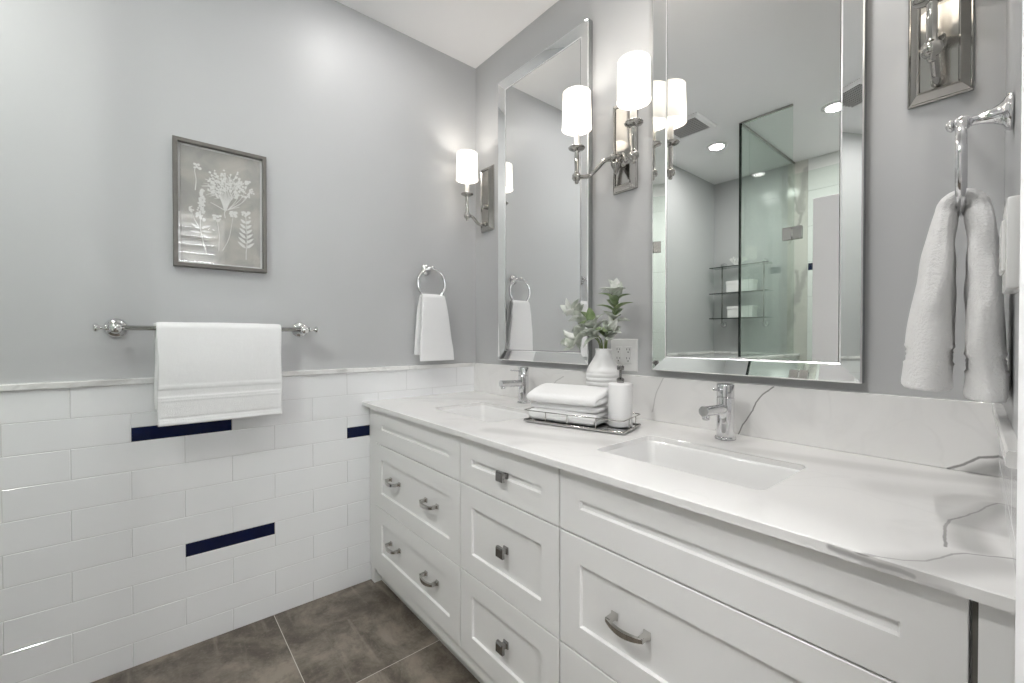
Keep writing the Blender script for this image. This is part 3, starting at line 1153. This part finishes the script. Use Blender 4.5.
def sconce(cx, cz, arms, label):
    t = thing('wall_sconce', label, 'wall lamp', (cx, 0, cz), 0, 'nickel wall sconces')
    obj('back_plate', plate_bm(), 'nickel', t)
    if arms == 2:
        bm = bmesh.new()
        lathe(bm, [(0.026, 0), (0.026, 0.004), (0.015, 0.010), (0.012, 0.03), (0.016, 0.036), (0.016, 0.05), (0.010, 0.056), (0.013, 0.064), (0.009, 0.071), (0.0, 0.073)], (0, -0.020, -0.062), (0, -1, 0), 24)
        obj('stem', bm, 'nickel', t, smooth=True)
        bm = bmesh.new()
        lathe(bm, [(0.0, -0.062), (0.004, -0.060), (0.010, -0.045), (0.019, -0.028), (0.021, -0.020), (0.016, -0.014), (0.012, -0.004), (0.012, 0.01), (0.0, 0.012)], (0, -0.063, -0.062), (0, 0, 1), 24)
        obj('hub', bm, 'nickel', t, smooth=True)
        for s in (-1, 1):
            lamp_arm(t, s * 0.132, [(s * 0.006, -0.063, -0.078), (s * 0.022, -0.067, -0.061), (s * 0.044, -0.078, -0.062), (s * 0.066, -0.095, -0.090), (s * 0.090, -0.117, -0.117), (s * 0.132, -0.14, -0.115)])
    else:
        bm = lathe(bmesh.new(), [(0.013, 0), (0.013, 0.016), (0.011, 0.019), (0.0, 0.020)], (0, -0.020, -0.045), (0, -1, 0), 20)
        obj('knob', bm, 'nickel', t, angle=40)
        bm = bmesh.new()
        lathe(bm, [(0.014, 0), (0.014, 0.004), (0.010, 0.012)], (0, -0.020, -0.138), (0, -1, 0), 20)
        obj('arm_socket', bm, 'nickel', t, angle=40)
        lamp_arm(t, 0.0, [(0, -0.022, -0.138), (0, -0.045, -0.148), (0, -0.072, -0.144), (0, -0.095, -0.124), (0, -0.115, -0.113), (0, -0.14, -0.115)])
    for x in ((-0.132, 0.132) if arms == 2 else (0.0,)):
        l = bpy.data.lights.new('sconce_bulb', 'POINT')
        l.energy = P_SHADE
        l.color = (1.0, 0.93, 0.85)
        l.shadow_soft_size = 0.03
        lo = bpy.data.objects.new('sconce_bulb', l)
        COL.objects.link(lo)
        lo.parent = t
        lo.location = (x, -0.14, SHADE_Z + 0.085)
    return t


SZ = 1.928
sconce(0.112, SZ + 0.012, 1, 'single-shade nickel wall sconce in the corner left of the left mirror')
sconce(1.016, SZ, 2, 'two-armed nickel wall sconce with white shades between the two mirrors')
sconce(1.903, SZ - 0.011, 1, 'nickel wall sconce at the top right, only its back plate and cup in view')

# ------------------------------------------------------------------ picture
pc = thing('framed_picture', 'dark-framed white wildflower print on the grey left wall above the towel bar', 'picture', (-0.008, -1.224, 1.680))
# local: y along wall, z up, x out of the wall
HWp, HHp = 0.1525, 0.2385
bm = bmesh.new()
rings = []
for ins, x in ((0, 0.001), (0, 0.028), (0.002, 0.030), (0.013, 0.030), (0.015, 0.028), (0.015, 0.014)):
    rings.append([(x, -HWp + ins, -HHp + ins), (x, HWp - ins, -HHp + ins), (x, HWp - ins, HHp - ins), (x, -HWp + ins, HHp - ins)])
loft(bm, rings, False, False)
obj('frame', bm, 'frame_wood', pc)
obj('mount_board', BX(0.002, 0.013, -HWp + 0.004, HWp - 0.004, -HHp + 0.004, HHp - 0.004), 'print_mat', pc)
pp = obj('print', BX(0.0131, 0.0138, -HWp + 0.022, HWp - 0.022, -HHp + 0.022, HHp - 0.022), 'print_paper', pc)
bm = bmesh.new()
rnd = random.Random(4)


def pstroke(pts, w):
    pts = smooth_path([(0.0140, y, z) for y, z in pts], 6)
    tube(bm, pts, [1.5 * w * (1 - 0.4 * i / len(pts)) for i in range(len(pts))], 5)


BLX = 0.0144


def pblob(y, z, r, k=6, sq=0.6):
    a0 = rnd.random() * 6
    r *= 1.35
    global BLX
    BLX += 0.000006
    vs = [bm.verts.new((BLX, y + r * (0.75 + 0.5 * rnd.random()) * math.cos(a0 + 2 * PI * i / k), z + r * sq / 0.6 * (0.75 + 0.5 * rnd.random()) * math.sin(a0 + 2 * PI * i / k))) for i in range(k)]
    bm.faces.new(vs)


def pleaf(y, z, a, L, w):
    c, s = math.cos(a), math.sin(a)
    vs = []
    for t, h in ((0, 0), (0.3, w), (0.65, w * 0.8), (1, 0), (0.65, -w * 0.8), (0.3, -w)):
        vs.append(bm.verts.new((0.0142, y + c * t * L - s * h, z + s * t * L + c * h)))
    bm.faces.new(vs)


# bouquet of branching heads (upper middle)
for k in range(13):
    a = PI / 2 + (k - 6) * 0.15
    L = 0.095 + 0.03 * math.cos((k - 6) * 0.35) + rnd.uniform(-.02, .015)
    y1, z1 = 0.012 + math.cos(a) * L, 0.025 + math.sin(a) * L
    pstroke([(0.010, -0.01), (0.012 + math.cos(a) * L * 0.4, 0.025 + math.sin(a) * L * 0.5), (y1, z1)], 0.0011)
    for j in range(9):
        t = 0.45 + 0.6 * j / 8
        pblob(0.012 + math.cos(a) * L * t + rnd.uniform(-.006, .006), 0.025 + math.sin(a) * L * t + rnd.uniform(-.005, .005), rnd.uniform(0.0018, 0.0042))
    for j in range(3):
        t = rnd.uniform(0.3, 0.8)
        pstroke([(0.012 + math.cos(a) * L * t, 0.025 + math.sin(a) * L * t), (0.012 + math.cos(a + 0.4) * L * (t + 0.22), 0.025 + math.sin(a + 0.4) * L * (t + 0.22))], 0.0007)
for s in (-1, 1):
    pstroke([(0.010, -0.005), (0.010 + s * 0.03, 0.010), (0.010 + s * 0.048, 0.018)], 0.0012)
pstroke([(0.010, -0.035), (0.008, -0.015), (0.011, 0.0)], 0.0016)
# curled sprig upper left
pstroke([(-0.085, 0.055), (-0.082, 0.095), (-0.086, 0.130), (-0.080, 0.150)], 0.0014)
for j in range(12):
    pblob(-0.080 + rnd.uniform(-.009, .011), 0.150 + rnd.uniform(-.012, .010), rnd.uniform(0.002, 0.0045))
# lupin spike (left)
pstroke([(-0.052, -0.175), (-0.066, -0.115), (-0.070, -0.06), (-0.062, 0.06)], 0.0014)
for j in range(58):
    t = j / 57
    pblob(-0.070 + 0.008 * t + rnd.uniform(-1, 1) * (0.014 - 0.009 * t), -0.055 + 0.115 * t, rnd.uniform(0.002, 0.0045))
for k in range(5):
    pleaf(-0.068, -0.085 - 0.006 * k, (0.4, 2.6, 0.0, 3.1, -0.4)[k], 0.036, 0.0045)
pstroke([(-0.070, -0.09), (-0.088, -0.055), (-0.098, -0.022)], 0.0010)
for j in range(9):
    pblob(-0.098 + rnd.uniform(-.008, .008), -0.018 + rnd.uniform(-.010, .010), rnd.uniform(0.002, 0.004))
# three poppy-like stems
for y0, y1, zt in ((-0.012, -0.016, -0.045), (0.0, 0.037, -0.02), (0.080, 0.080, -0.015)):
    pstroke([(y0, -0.165), ((y0 + y1) / 2 + 0.004, -0.11), (y1, zt)], 0.0012)
    for j in range(16):
        pblob(y1 + rnd.uniform(-.013, .013), zt + 0.004 + rnd.uniform(-.008, .012), rnd.uniform(0.0025, 0.005))
for k in range(6):
    for s in (-1, 1):
        pleaf(0.080, -0.145 + 0.02 * k, PI / 2 - s * 0.85, 0.040 - 0.003 * k, 0.0055)
pstroke([(0.080, -0.19), (0.080, -0.16)], 0.0015)
# right heads
for cy_, cz_ in ((0.062, 0.112), (0.088, 0.118), (0.084, 0.070), (0.10, 0.09)):
    pstroke([(0.02, 0.0), ((0.02 + cy_) / 2 + 0.01, cz_ * 0.45), (cy_, cz_)], 0.0008)
    for j in range(10):
        pblob(cy_ + rnd.uniform(-.009, .009), cz_ + rnd.uniform(-.009, .009), rnd.uniform(0.002, 0.004))
obj('flower_motif', bm, 'print_white', pp)
obj('glass', BX(0.0185, 0.0200, -HWp + 0.0145, HWp - 0.0145, -HHp + 0.0145, HHp - 0.0145), 'picture_glass', pc)

# ------------------------------------------------------------------ towel bar and bath towel
tb = thing('towel_bar', 'polished chrome towel bar on the left wall above the tile', 'towel bar', (-0.008, -1.238, 1.2085))
BXD = 0.080
obj('bar', cyl(bmesh.new(), (BXD, -0.315, 0), (BXD, 0.315, 0), 0.0085, 20), 'nickel', tb, smooth=True)
for s in (-1, 1):
    y = s * 0.296
    bm = lathe(bmesh.new(), [(0.033, 0.0005), (0.0335, 0.004), (0.031, 0.008), (0.024, 0.013), (0.019, 0.016), (0.015, 0.024), (0.0115, 0.036), (0.0115, 0.060), (0.016, 0.066), (0.0185, 0.074), (0.0185, 0.084), (0.015, 0.091), (0.0, 0.093)], (0, y, 0), (1, 0, 0), 28)
    p = obj('mounting_post', bm, 'chrome', tb, smooth=True)
    bm = lathe(bmesh.new(), [(0.0105, 0.0), (0.012, 0.004), (0.0085, 0.009), (0.0055, 0.014), (0.0060, 0.020), (0.0135, 0.027), (0.0145, 0.032), (0.010, 0.036), (0.0, 0.037)], (BXD, y + s * 0.0175, 0), (0, s, 0), 20)
    obj('finial', bm, 'chrome', p, smooth=True)

bm = bmesh.new()
xb = BXD - 0.008
path = []
for i in range(7):
    path.append((xb - 0.0195, 0.92 + 0.045 * i))
path.append((xb - 0.0195, 1.2085))
for i in range(1, 8):
    a = PI - PI * i / 8
    path.append((xb + 0.0195 * math.cos(a), 1.2085 + 0.0135 * math.sin(a)))
for i in range(28):
    t = i / 27
    path.append((xb + 0.0195 + 0.010 * math.sin(PI * t) * (1 - t) + 0.004 * t, 1.2085 - 0.343 * t))
rs, L = resample([Vector((p[0], p[1], 0)) for p in path], 0.0035)
pth = [(p.x, p.y) for p, s in rs]
hts, hws, wcs = [], [], []
for p, s in rs:
    d = L - s            # distance from front hem
    h = 0.0095
    for b0, b1 in ((0.100, 0.128),):
        if b0 < d < b1:
            h -= 0.0014
    for q in (0.088, 0.138, 0.130, 0.098):
        h += 0.0016 * math.exp(-((d - q) / 0.003) ** 2)
    h -= 0.0018 * math.exp(-((d - 0.024) / 0.003) ** 2)
    if d < 0.012:
        h = 0.0075 + 0.0035 * math.sqrt(max(0, 1 - ((0.006 - d) / 0.0075) ** 2))
    if s < 0.008:
        h = 0.008
    hts.append(h)
    w = 0.1945 + 0.002 * math.sin(d * 22)
    hws.append(w)
    wcs.append(0.0035 * (1 if s > L * 0.45 else -1.2))
sweep(bm, pth, hts, hws, wcs, e=9, n=72, wob=0.0022, seed=2.0, to3=lambda u, w, z: (u, w, z - 1.2085))
bt = obj('bath_towel', bm, 'terry_smooth', None, (0, -1.2345, 1.2085), smooth=True)
tag(bt, 'large white bath towel folded over the towel bar on the left wall', 'towel')

# ------------------------------------------------------------------ towel rings and hand towels


def towel_ring(loc, rz, label):
    """local: x out of the wall, z up; ring centre below the post"""
    t = thing('towel_ring', label, 'towel ring', loc, rz, 'chrome towel rings')
    bm = lathe(bmesh.new(), [(0.030, 0.0005), (0.0305, 0.004), (0.028, 0.008), (0.021, 0.012), (0.017, 0.016), (0.0125, 0.024), (0.0085, 0.036), (0.0075, 0.052)], (0, 0, 0), (1, 0, 0), 28)
    p = obj('mounting_post', bm, 'chrome', t, smooth=True)
    bm = bmesh.new()
    ball(bm, (0.060, 0, 0), 0.0135, u=18, v=12)
    lathe(bm, [(0.009, 0), (0.0115, 0.003), (0.007, 0.008), (0.0, 0.011)], (0.071, 0, 0), (1, 0, 0), 16)
    obj('knuckle', bm, 'chrome', p, smooth=True)
    bm = torus(bmesh.new(), (0.060, 0, -0.079), 0.0785, 0.0070, (1, 0, 0), 56, 12)
    obj('ring', bm, 'chrome', t, smooth=True)
    return t


r1 = towel_ring((-0.008, -0.322, 1.532), 0, 'chrome towel ring on the left wall beside the corner sconce')
RYR = -0.335
rz2 = PI + math.atan(SK)
r2 = dup(r1, (xr(RYR) - 0.0005, RYR, 1.556), rz2, 'chrome towel ring sticking out of the right wall at the photo edge')


def hanging_towel(name, loc, rz, zr, flare_out, flare_in, z_out, z_in, w_top, w_bot, ht_top, ht_bot, ht_in, label, wob, seed, mid=0.0, wshift=0.0, bands=(0.035, 0.065), e=5, mt='terry', bellow=0.0):
    """towel folded through a ring whose wire passes at local (0, zr). Two flaps: +u (out) and -u (in)."""
    r0 = 0.0075 + ht_top
    path = []
    n = 26
    for i in range(n):
        t = 1 - i / n
        path.append((-(r0 + flare_in * (t ** 0.8)), zr - (zr - z_in) * t))
    for i in range(0, 9):
        a = PI - PI * i / 8
        path.append((r0 * math.cos(a), zr + r0 * math.sin(a)))
    for i in range(1, n + 1):
        t = i / n
        path.append((r0 + flare_out * (t ** 0.8), zr - (zr - z_out) * t))
    rs, L = resample([Vector((p[0], p[1], 0)) for p in path], 0.004)
    pth = [(p.x, p.y) for p, s in rs]
    ztop = zr + r0
    hts, hws, wcs = [], [], []
    for p, s in rs:
        out = p.x > 0
        zb = z_out if out else z_in
        t = min(1, max(0, (zr - p.y) / (zr - zb)))
        d = (L - s) if s > L / 2 else s
        k = t ** 0.75
        h = ht_top + ((ht_bot if out else ht_in) - ht_top) * k
        w = w_top + (w_bot - w_top) * (k if bellow == 0 else min(1.0, k * (1 + bellow)) - 0.04 * max(0, t - 0.8))
        if bands[0] < d < bands[1]:
            h -= 0.002 + 0.001 * math.sin((d - bands[0]) * 900)
        for q in bands:
            h += 0.0012 * math.exp(-((d - q) / 0.003) ** 2)
        if d < 0.012:
            h *= 0.80 + 0.20 * math.sqrt(max(0, 1 - ((0.012 - d) / 0.0125) ** 2))
        hts.append(h)
        hws.append(w)
        wcs.append(wshift * k + (0.004 if out else -0.004) * t)
    bm = sweep(bmesh.new(), pth, hts, hws, wcs, e=e, n=56, wob=wob, seed=seed, to3=lambda u, w, z: (u, w, z - zr))
    o = obj(name, bm, mt, None, loc, smooth=True, rot=(0, 0, rz))
    return tag(o, label, 'towel', 'hand towels on rings')


zr1 = 1.532 - 0.079 - 0.0785
hanging_towel('hand_towel', (0.052, -0.318, zr1), 0, zr1, 0.012, 0.006, 1.055, 1.085, 0.066, 0.099, 0.0085, 0.012, 0.012,
              'small white hand towel hanging on the ring on the left wall', 0.003, 1.0, wshift=0.009, bands=(0.065, 0.071), e=6, mt='terry_smooth')
zr2 = 1.556 - 0.079 - 0.0785
ux = xr(RYR) - 0.0005 + 0.060 * math.cos(rz2)
uy = RYR + 0.060 * math.sin(rz2)
hanging_towel('hand_towel', (ux, uy, zr2), rz2, zr2, 0.018, 0.009, 1.085, 1.072, 0.040, 0.092, 0.0155, 0.034, 0.026,
              'white terry hand towel hanging at the right edge, over the backsplash end', 0.006, 5.0, bands=(0.045, 0.075), e=3.0, bellow=0.6, mt='terry_coarse')

# ------------------------------------------------------------------ outlet and switch
ou = thing('outlet_plate', 'white double-gang electrical outlet plate behind the vase', 'outlet', (1.012, 0, 1.106))
bm = bmesh.new()
rings = []
for i_, y in ((0, -0.0005), (0, -0.004), (0.003, -0.0065)):
    rings.append([(-0.0635 + i_, y, -0.0635 + i_), (0.0635 - i_, y, -0.0635 + i_), (0.0635 - i_, y, 0.0635 - i_), (-0.0635 + i_, y, 0.0635 - i_)])
loft(bm, rings)
obj('cover_plate', bm, 'plastic_white', ou)
for sx in (-0.023, 0.023):
    bm = BX(sx - 0.0165, sx + 0.0165, -0.0085, -0.006, -0.0335, 0.0335, 0.0015, 1)
    rc = obj('receptacle', bm, 'plastic_white', ou)
    bm = bmesh.new()
    for sz in (-0.0175, 0.0175):
        bx(bm, sx - 0.0075, sx - 0.0055, -0.0088, -0.0080, sz + 0.001, sz + 0.009)
        bx(bm, sx + 0.0055, sx + 0.0075, -0.0088, -0.0080, sz + 0.001, sz + 0.008)
        lathe(bm, [(0.0026, 0), (0.0026, 0.0008)], (sx, -0.0080, sz - 0.006), (0, -1, 0), 12)
    obj('slots', bm, 'slot_dark', rc)

sw = thing('wall_switch', 'white wall control switch beside the hanging towel on the right wall', 'switch', (xr(-0.56), -0.56, 1.296), math.atan(SK) + PI)
bm = BX(0.0005, 0.016, -0.058, 0.058, -0.058, 0.058, 0.003, 2)
obj('cover_plate', bm, 'plastic_white', sw, angle=40)
bm = BX(0.0155, 0.0195, -0.035, 0.035, -0.033, 0.033, 0.0015, 1)
obj('rocker', bm, 'plastic_white', sw)

# ------------------------------------------------------------------ tray with towels and soap
TRZ = math.radians(14.3)
tl = Vector((1.027, -0.280, 0.868))
tr = thing('vanity_tray', 'low silver wire-railed tray between the two sinks', 'tray', tl, TRZ)
bm = bmesh.new()
bx(bm, -0.190, 0.190, -0.083, 0.083, 0.003, 0.007, 0.001, 1)
obj('tray_base', bm, 'chrome', tr)
for x in (-0.175, 0.175):
    for y in (-0.07, 0.07):
        obj('foot', lathe(bmesh.new(), [(0.006, 0.0003), (0.006, 0.003)], (x, y, 0), n=12), 'chrome', tr)
bm = bmesh.new()
tube(bm, [(x, y, 0.0085) for x, y in rrect(0.1885, 0.0815, 0.006, 3)], 0.0028, 8, closed=True)
tube(bm, [(x, y, 0.044) for x, y in rrect(0.1885, 0.0815, 0.012, 4)], 0.0019, 8, closed=True)
for x in (-0.1885, 0.1885):
    for y in (-0.03, 0.03):
        cyl(bm, (x, y, 0.007), (x, y, 0.044), 0.0017, 8)
for y in (-0.0815, 0.0815):
    for x in (-0.095, -0.010, 0.095):
        cyl(bm, (x, y, 0.007), (x, y, 0.044), 0.0017, 8)
obj('wire_rail', bm, 'nickel', tr, smooth=True)


def tlocal(u, v, z):
    return (tl.x + u * math.cos(TRZ) - v * math.sin(TRZ), tl.y + u * math.sin(TRZ) + v * math.cos(TRZ), z)


def folded(name, u0, u1, hw, z0, layers, th, label, seed, sag=0.0, uc=0.0, slope=0.0):
    """serpentine fold: layers stacked, rounded folds on alternate ends"""
    r = th / 2
    path = []
    rn = random.Random(seed)
    for k in range(layers):
        z = r + th * k
        ins = 0.002 + rn.random() * 0.004
        xa, xb_ = u0 + r + ins, u1 - r - ins * 1.5
        seq = [xa + (xb_ - xa) * i / 20 for i in range(21)]
        if k % 2:
            seq = seq[::-1]
        for x in seq:
            f = (x - (u0 + u1) / 2) / ((u1 - u0) / 2)
            g = (x - u0) / (u1 - u0)
            path.append((x, z - (sag * abs(f) ** 3 + slope * g ** 1.6) * (k / max(layers - 1, 1))))
        if k < layers - 1:
            ex = seq[-1]
            s = 1 if k % 2 == 0 else -1
            za = path[-1][1]
            g = (ex - u0) / (u1 - u0)
            zb = z + th - (sag + slope * g ** 1.6) * ((k + 1) / (layers - 1))
            rv = (zb - za) / 2
            for i in range(1, 6):
                a = -PI / 2 + PI * i / 6
                path.append((ex + s * r * math.cos(a), za + rv + rv * math.sin(a)))
    rs, L = resample([Vector((p[0], p[1], 0)) for p in path], 0.005)
    pth = [(p.x, p.y) for p, s in rs]
    hts = [r * 0.94] * len(pth)
    hws = [hw * (1 + 0.015 * math.sin(s * 31 + seed)) for p, s in rs]
    bm = sweep(bmesh.new(), pth, hts, hws, None, e=5, n=36, wob=0.0028, seed=seed, to3=lambda u, w, z: (w, -u, z))
    o = obj(name, bm, 'terry', None, tlocal(uc, 0.0, z0), smooth=True, rot=(0, 0, TRZ))
    return tag(o, label, 'towel', 'folded towels on the tray')


folded('folded_towel', -0.066, 0.066, 0.131, 0.8755, 3, 0.0215, 'folded white towel at the bottom of the pair on the tray', 3, uc=-0.045)
folded('folded_towel', -0.072, 0.072, 0.137, 0.9415, 2, 0.031, 'plump folded white towel lying on top of the other on the tray', 8, sag=0.003, uc=-0.047, slope=0.026)

sp = thing('soap_dispenser', 'white cylindrical soap dispenser with a dark chrome pump on the tray', 'soap dispenser', tlocal(0.139, 0.020, 0.8755), 0)
bm = lathe(bmesh.new(), [(0.0, 0.0003), (0.0375, 0.0003), (0.0395, 0.003), (0.0400, 0.006), (0.0400, 0.140), (0.0393, 0.1435), (0.037, 0.1455), (0.012, 0.147), (0.0, 0.147)], n=40)
obj('bottle', bm, 'bottle_white', sp, smooth=True)
bm = lathe(bmesh.new(), [(0.0115, 0.147), (0.0125, 0.149), (0.0125, 0.160), (0.008, 0.163), (0.0045, 0.165), (0.0045, 0.188), (0.011, 0.190), (0.012, 0.194), (0.012, 0.203), (0.009, 0.206), (0.0, 0.206)], n=20)
pm = obj('pump', bm, 'knob_metal', sp, angle=40)
bm = tube(bmesh.new(), smooth_path([(0, 0, 0.198), (-0.012, 0.022, 0.199), (-0.022, 0.040, 0.196), (-0.025, 0.046, 0.188)], 5), 0.0042, 10)
obj('nozzle', bm, 'knob_metal', pm, smooth=True)

# ------------------------------------------------------------------ vase and sprigs
VX, VY = 0.992, -0.108
prof = [(0.0, 0.0005), (0.060, 0.0005), (0.0635, 0.004)]
for k in range(10):
    z = 0.008 + k * 0.0165
    prof += [(0.0640, z), (0.0660, z + 0.004), (0.0665, z + 0.0083), (0.0660, z + 0.0125), (0.0640, z + 0.0160)]
prof += [(0.0645, 0.175), (0.062, 0.184), (0.055, 0.199), (0.045, 0.215), (0.036, 0.229), (0.031, 0.240), (0.0295, 0.250), (0.030, 0.260), (0.0315, 0.2635), (0.0300, 0.2645), (0.0275, 0.262), (0.0262, 0.250), (0.027, 0.235), (0.04, 0.21), (0.058, 0.17), (0.058, 0.02), (0.0, 0.015)]
va_ = tag(obj('vase', lathe(bmesh.new(), prof, n=48), 'ceramic_matte', None, (VX, VY, 0.868), smooth=True), 'white ribbed ceramic bottle vase holding pale leafy sprigs', 'vase')


def leaf(bm, p, d, up, L, w, curl=0.3):
    d = Vector(d).normalized()
    up = Vector(up)
    s = d.cross(up).normalized()
    n = s.cross(d).normalized()
    rows = []
    K = 7
    for i in range(K + 1):
        t = i / K
        ww = w * (math.sin(PI * (t ** 0.8)) ** 0.75) * (1 if 0 < t < 1 else 0) + 0.0006
        c = Vector(p) + d * (t * L) - n * (curl * L * t * t) + n * 0.06 * L * math.sin(PI * t)
        rows.append([c + s * ww * a + n * (abs(a) ** 1.5) * ww * 0.45 for a in (-1, -0.5, 0, 0.5, 1)])
    th = 0.0006
    V = [[bm.verts.new(q) for q in r] for r in rows]
    W = [[bm.verts.new(q - n * th) for q in r] for r in rows]
    for i in range(K):
        for j in range(4):
            bm.faces.new((V[i][j], V[i][j + 1], V[i + 1][j + 1], V[i + 1][j]))
            bm.faces.new((W[i][j], W[i + 1][j], W[i + 1][j + 1], W[i][j + 1]))
    for i in range(K):
        bm.faces.new((V[i][0], V[i + 1][0], W[i + 1][0], W[i][0]))
        bm.faces.new((V[i][4], W[i][4], W[i + 1][4], V[i + 1][4]))


def sprig(label, pts, mats, n, L0, L1, w, t0, seed, tip=True, droop=0.25):
    rn = random.Random(seed)
    t = thing('leafy_sprig', label, 'foliage', (VX, VY, 0.90), 0, 'sprigs in the vase')
    path = smooth_path(pts, 10)
    obj('stem', tube(bmesh.new(), path, [0.0026 - 0.0012 * i / len(path) for i in range(len(path))], 8), 'stem_green', t, smooth=True)
    bms = [bmesh.new() for _ in mats]
    m = len(path) - 1
    for k in range(n):
        f = t0 + (1 - t0) * k / max(n - 1, 1)
        i = min(m - 1, int(f * m))
        p = path[i]
        tg = (path[i + 1] - path[i]).normalized()
        side = tg.orthogonal().normalized()
        side.rotate(Matrix.Rotation(k * 2.4 + rn.uniform(-.3, .3), 3, tg))
        d = side * 0.9 + tg * (0.45 + 0.25 * f)
        L = L0 + (L1 - L0) * f
        leaf(bms[rn.randrange(len(mats))], p, d, tg + Vector((0, 0, 0.2)), L * rn.uniform(0.85, 1.1), w * rn.uniform(0.85, 1.1) * (L / L0) ** 0.5, droop * rn.uniform(0.3, 1.3))
    if tip:
        tg = (path[-1] - path[-3]).normalized()
        for q in range(2):
            s = tg.orthogonal().normalized()
            s.rotate(Matrix.Rotation(q * 2.1, 3, tg))
            leaf(bms[-1], path[-1], tg + s * 0.35, s.cross(tg), L1 * 1.0, w * 0.75, 0.05)
    for b, mm in zip(bms, mats):
        if len(b.verts):
            obj('leaves', b, mm, t, smooth=True)
        else:
            b.free()
    return t


Z0 = 0.0
sprig('tall upright sprig with green lower leaves and a pale top, right side of the vase',
      [(0.004, 0.0, 0.0), (0.010, 0.0, 0.23), (0.044, -0.010, 0.30), (0.066, -0.018, 0.36), (0.070, -0.022, 0.415)], ['leaf_green', 'leaf_green', 'leaf_sage'], 10, 0.082, 0.070, 0.0205, 0.60, 3)
sprig('pale silvery leaf cluster crowning the tall right-hand sprig',
      [(0.002, 0.006, 0.0), (0.012, 0.004, 0.24), (0.050, -0.008, 0.33), (0.064, -0.018, 0.41), (0.064, -0.022, 0.440)], ['leaf_pale'], 6, 0.066, 0.056, 0.0225, 0.88, 9)
sprig('pale sprig arching out to the left of the vase',
      [(-0.004, 0.0, 0.0), (-0.008, 0.0, 0.23), (-0.052, -0.008, 0.295), (-0.096, -0.014, 0.345), (-0.130, -0.022, 0.378)], ['leaf_sage', 'leaf_pale'], 11, 0.080, 0.066, 0.0225, 0.56, 5)
sprig('drooping pale sprig hanging low over the left shoulder of the vase',
      [(-0.006, -0.006, 0.0), (-0.010, -0.006, 0.23), (-0.040, -0.022, 0.280), (-0.075, -0.035, 0.290), (-0.105, -0.045, 0.270)], ['leaf_sage', 'leaf_pale', 'leaf_sage'], 10, 0.080, 0.066, 0.0235, 0.58, 11)
sprig('short bushy pale sprig at the front of the vase mouth',
      [(0.0, -0.006, 0.0), (0.002, -0.008, 0.235), (-0.006, -0.030, 0.285), (-0.018, -0.048, 0.325)], ['leaf_sage', 'leaf_pale', 'leaf_green'], 11, 0.078, 0.066, 0.0235, 0.58, 15)
sprig('short dark-green sprig leaning right from the vase mouth',
      [(0.006, -0.003, 0.0), (0.010, -0.004, 0.235), (0.028, -0.020, 0.270), (0.046, -0.030, 0.300)], ['leaf_sage', 'leaf_green', 'leaf_pale'], 8, 0.070, 0.060, 0.0215, 0.62, 21)

# ------------------------------------------------------------------ glass wall shelves with boxes (seen in the mirror)
SHY = FY
gs = thing('glass_wall_shelf', 'three-tier glass wall shelf on chrome rods, reflected in the large mirror', 'shelf', (0.285, SHY, 1.28))
for z in (1.355, 1.598, 1.850):
    obj('shelf', BX(-0.262, 0.262, 0.030, 0.160, z - 0.004 - 1.28, z + 0.004 - 1.28, 0.001, 1), 'shelf_glass', gs)
    bm = bmesh.new()
    bx(bm, -0.262, 0.262, 0.160, 0.162, z - 0.004 - 1.28, z + 0.004 - 1.28)
    obj('shelf_edge', bm, 'glass_edge', gs)
for x in (-0.19, 0.19):
    bm = bmesh.new()
    cyl(bm, (x, 0.045, 0.01), (x, 0.045, 0.61), 0.006, 12)
    obj('rod', bm, 'nickel', gs, smooth=True)
    for z in (0.02, 0.60):
        bm = lathe(bmesh.new(), [(0.030, 0.0005), (0.030, 0.006), (0.016, 0.014), (0.010, 0.03), (0.015, 0.036), (0.015, 0.052), (0.008, 0.058), (0.0, 0.060)], (x, 0, z), (0, 1, 0), 20)
        obj('mount', bm, 'chrome', gs, smooth=True)


def box(z, hx, hy, h, x, label):
    t = thing('lidded_box', label, 'box', (x, SHY + 0.098, z), 0, 'white boxes on the glass shelf')
    obj('box_body', BX(-hx, hx, -hy, hy, 0.0005, h * 0.74, 0.002, 1), 'plastic_white', t)
    obj('lid', BX(-hx - 0.004, hx + 0.004, -hy - 0.004, hy + 0.004, h * 0.74, h, 0.003, 1), 'plastic_white', t)


box(1.602, 0.118, 0.055, 0.108, 0.300, 'white lidded box on the middle glass shelf, seen in the mirror')
box(1.359, 0.112, 0.055, 0.108, 0.305, 'white lidded box on the lowest glass shelf, seen in the mirror')
bm = bmesh.new()
rn = random.Random(12)


def branch(p, d, L, r, lv):
    q = p + d * L
    tube(bm, [p, (p + q) / 2 + Vector((rn.uniform(-1, 1), rn.uniform(-1, 1), 0)) * L * 0.08, q], [r, r * 0.85, r * 0.65], 6)
    if lv:
        for _ in range(3):
            nd = (d + Vector((rn.uniform(-1, 1), rn.uniform(-1, 1) * 0.6, rn.uniform(-0.3, 0.8))) * 0.7).normalized()
            branch(q - d * L * rn.uniform(0, 0.3), nd, L * 0.75, r * 0.65, lv - 1)


for k in range(9):
    a = 2 * PI * k / 9
    branch(Vector((0.012 * math.cos(a), 0.01 * math.sin(a), 0.0)), Vector((math.cos(a) * 0.8, math.sin(a) * 0.35, 0.8)).normalized(), 0.038, 0.0032, 3)
lathe(bm, [(0.0, 0.0005), (0.03, 0.0005), (0.026, 0.008), (0.012, 0.014), (0.0, 0.016)], n=16)
tag(obj('coral_ornament', bm, 'coral_white', None, (0.262, SHY + 0.098, 1.8545), smooth=True), 'white branching coral ornament on the top glass shelf, seen in the mirror', 'ornament')
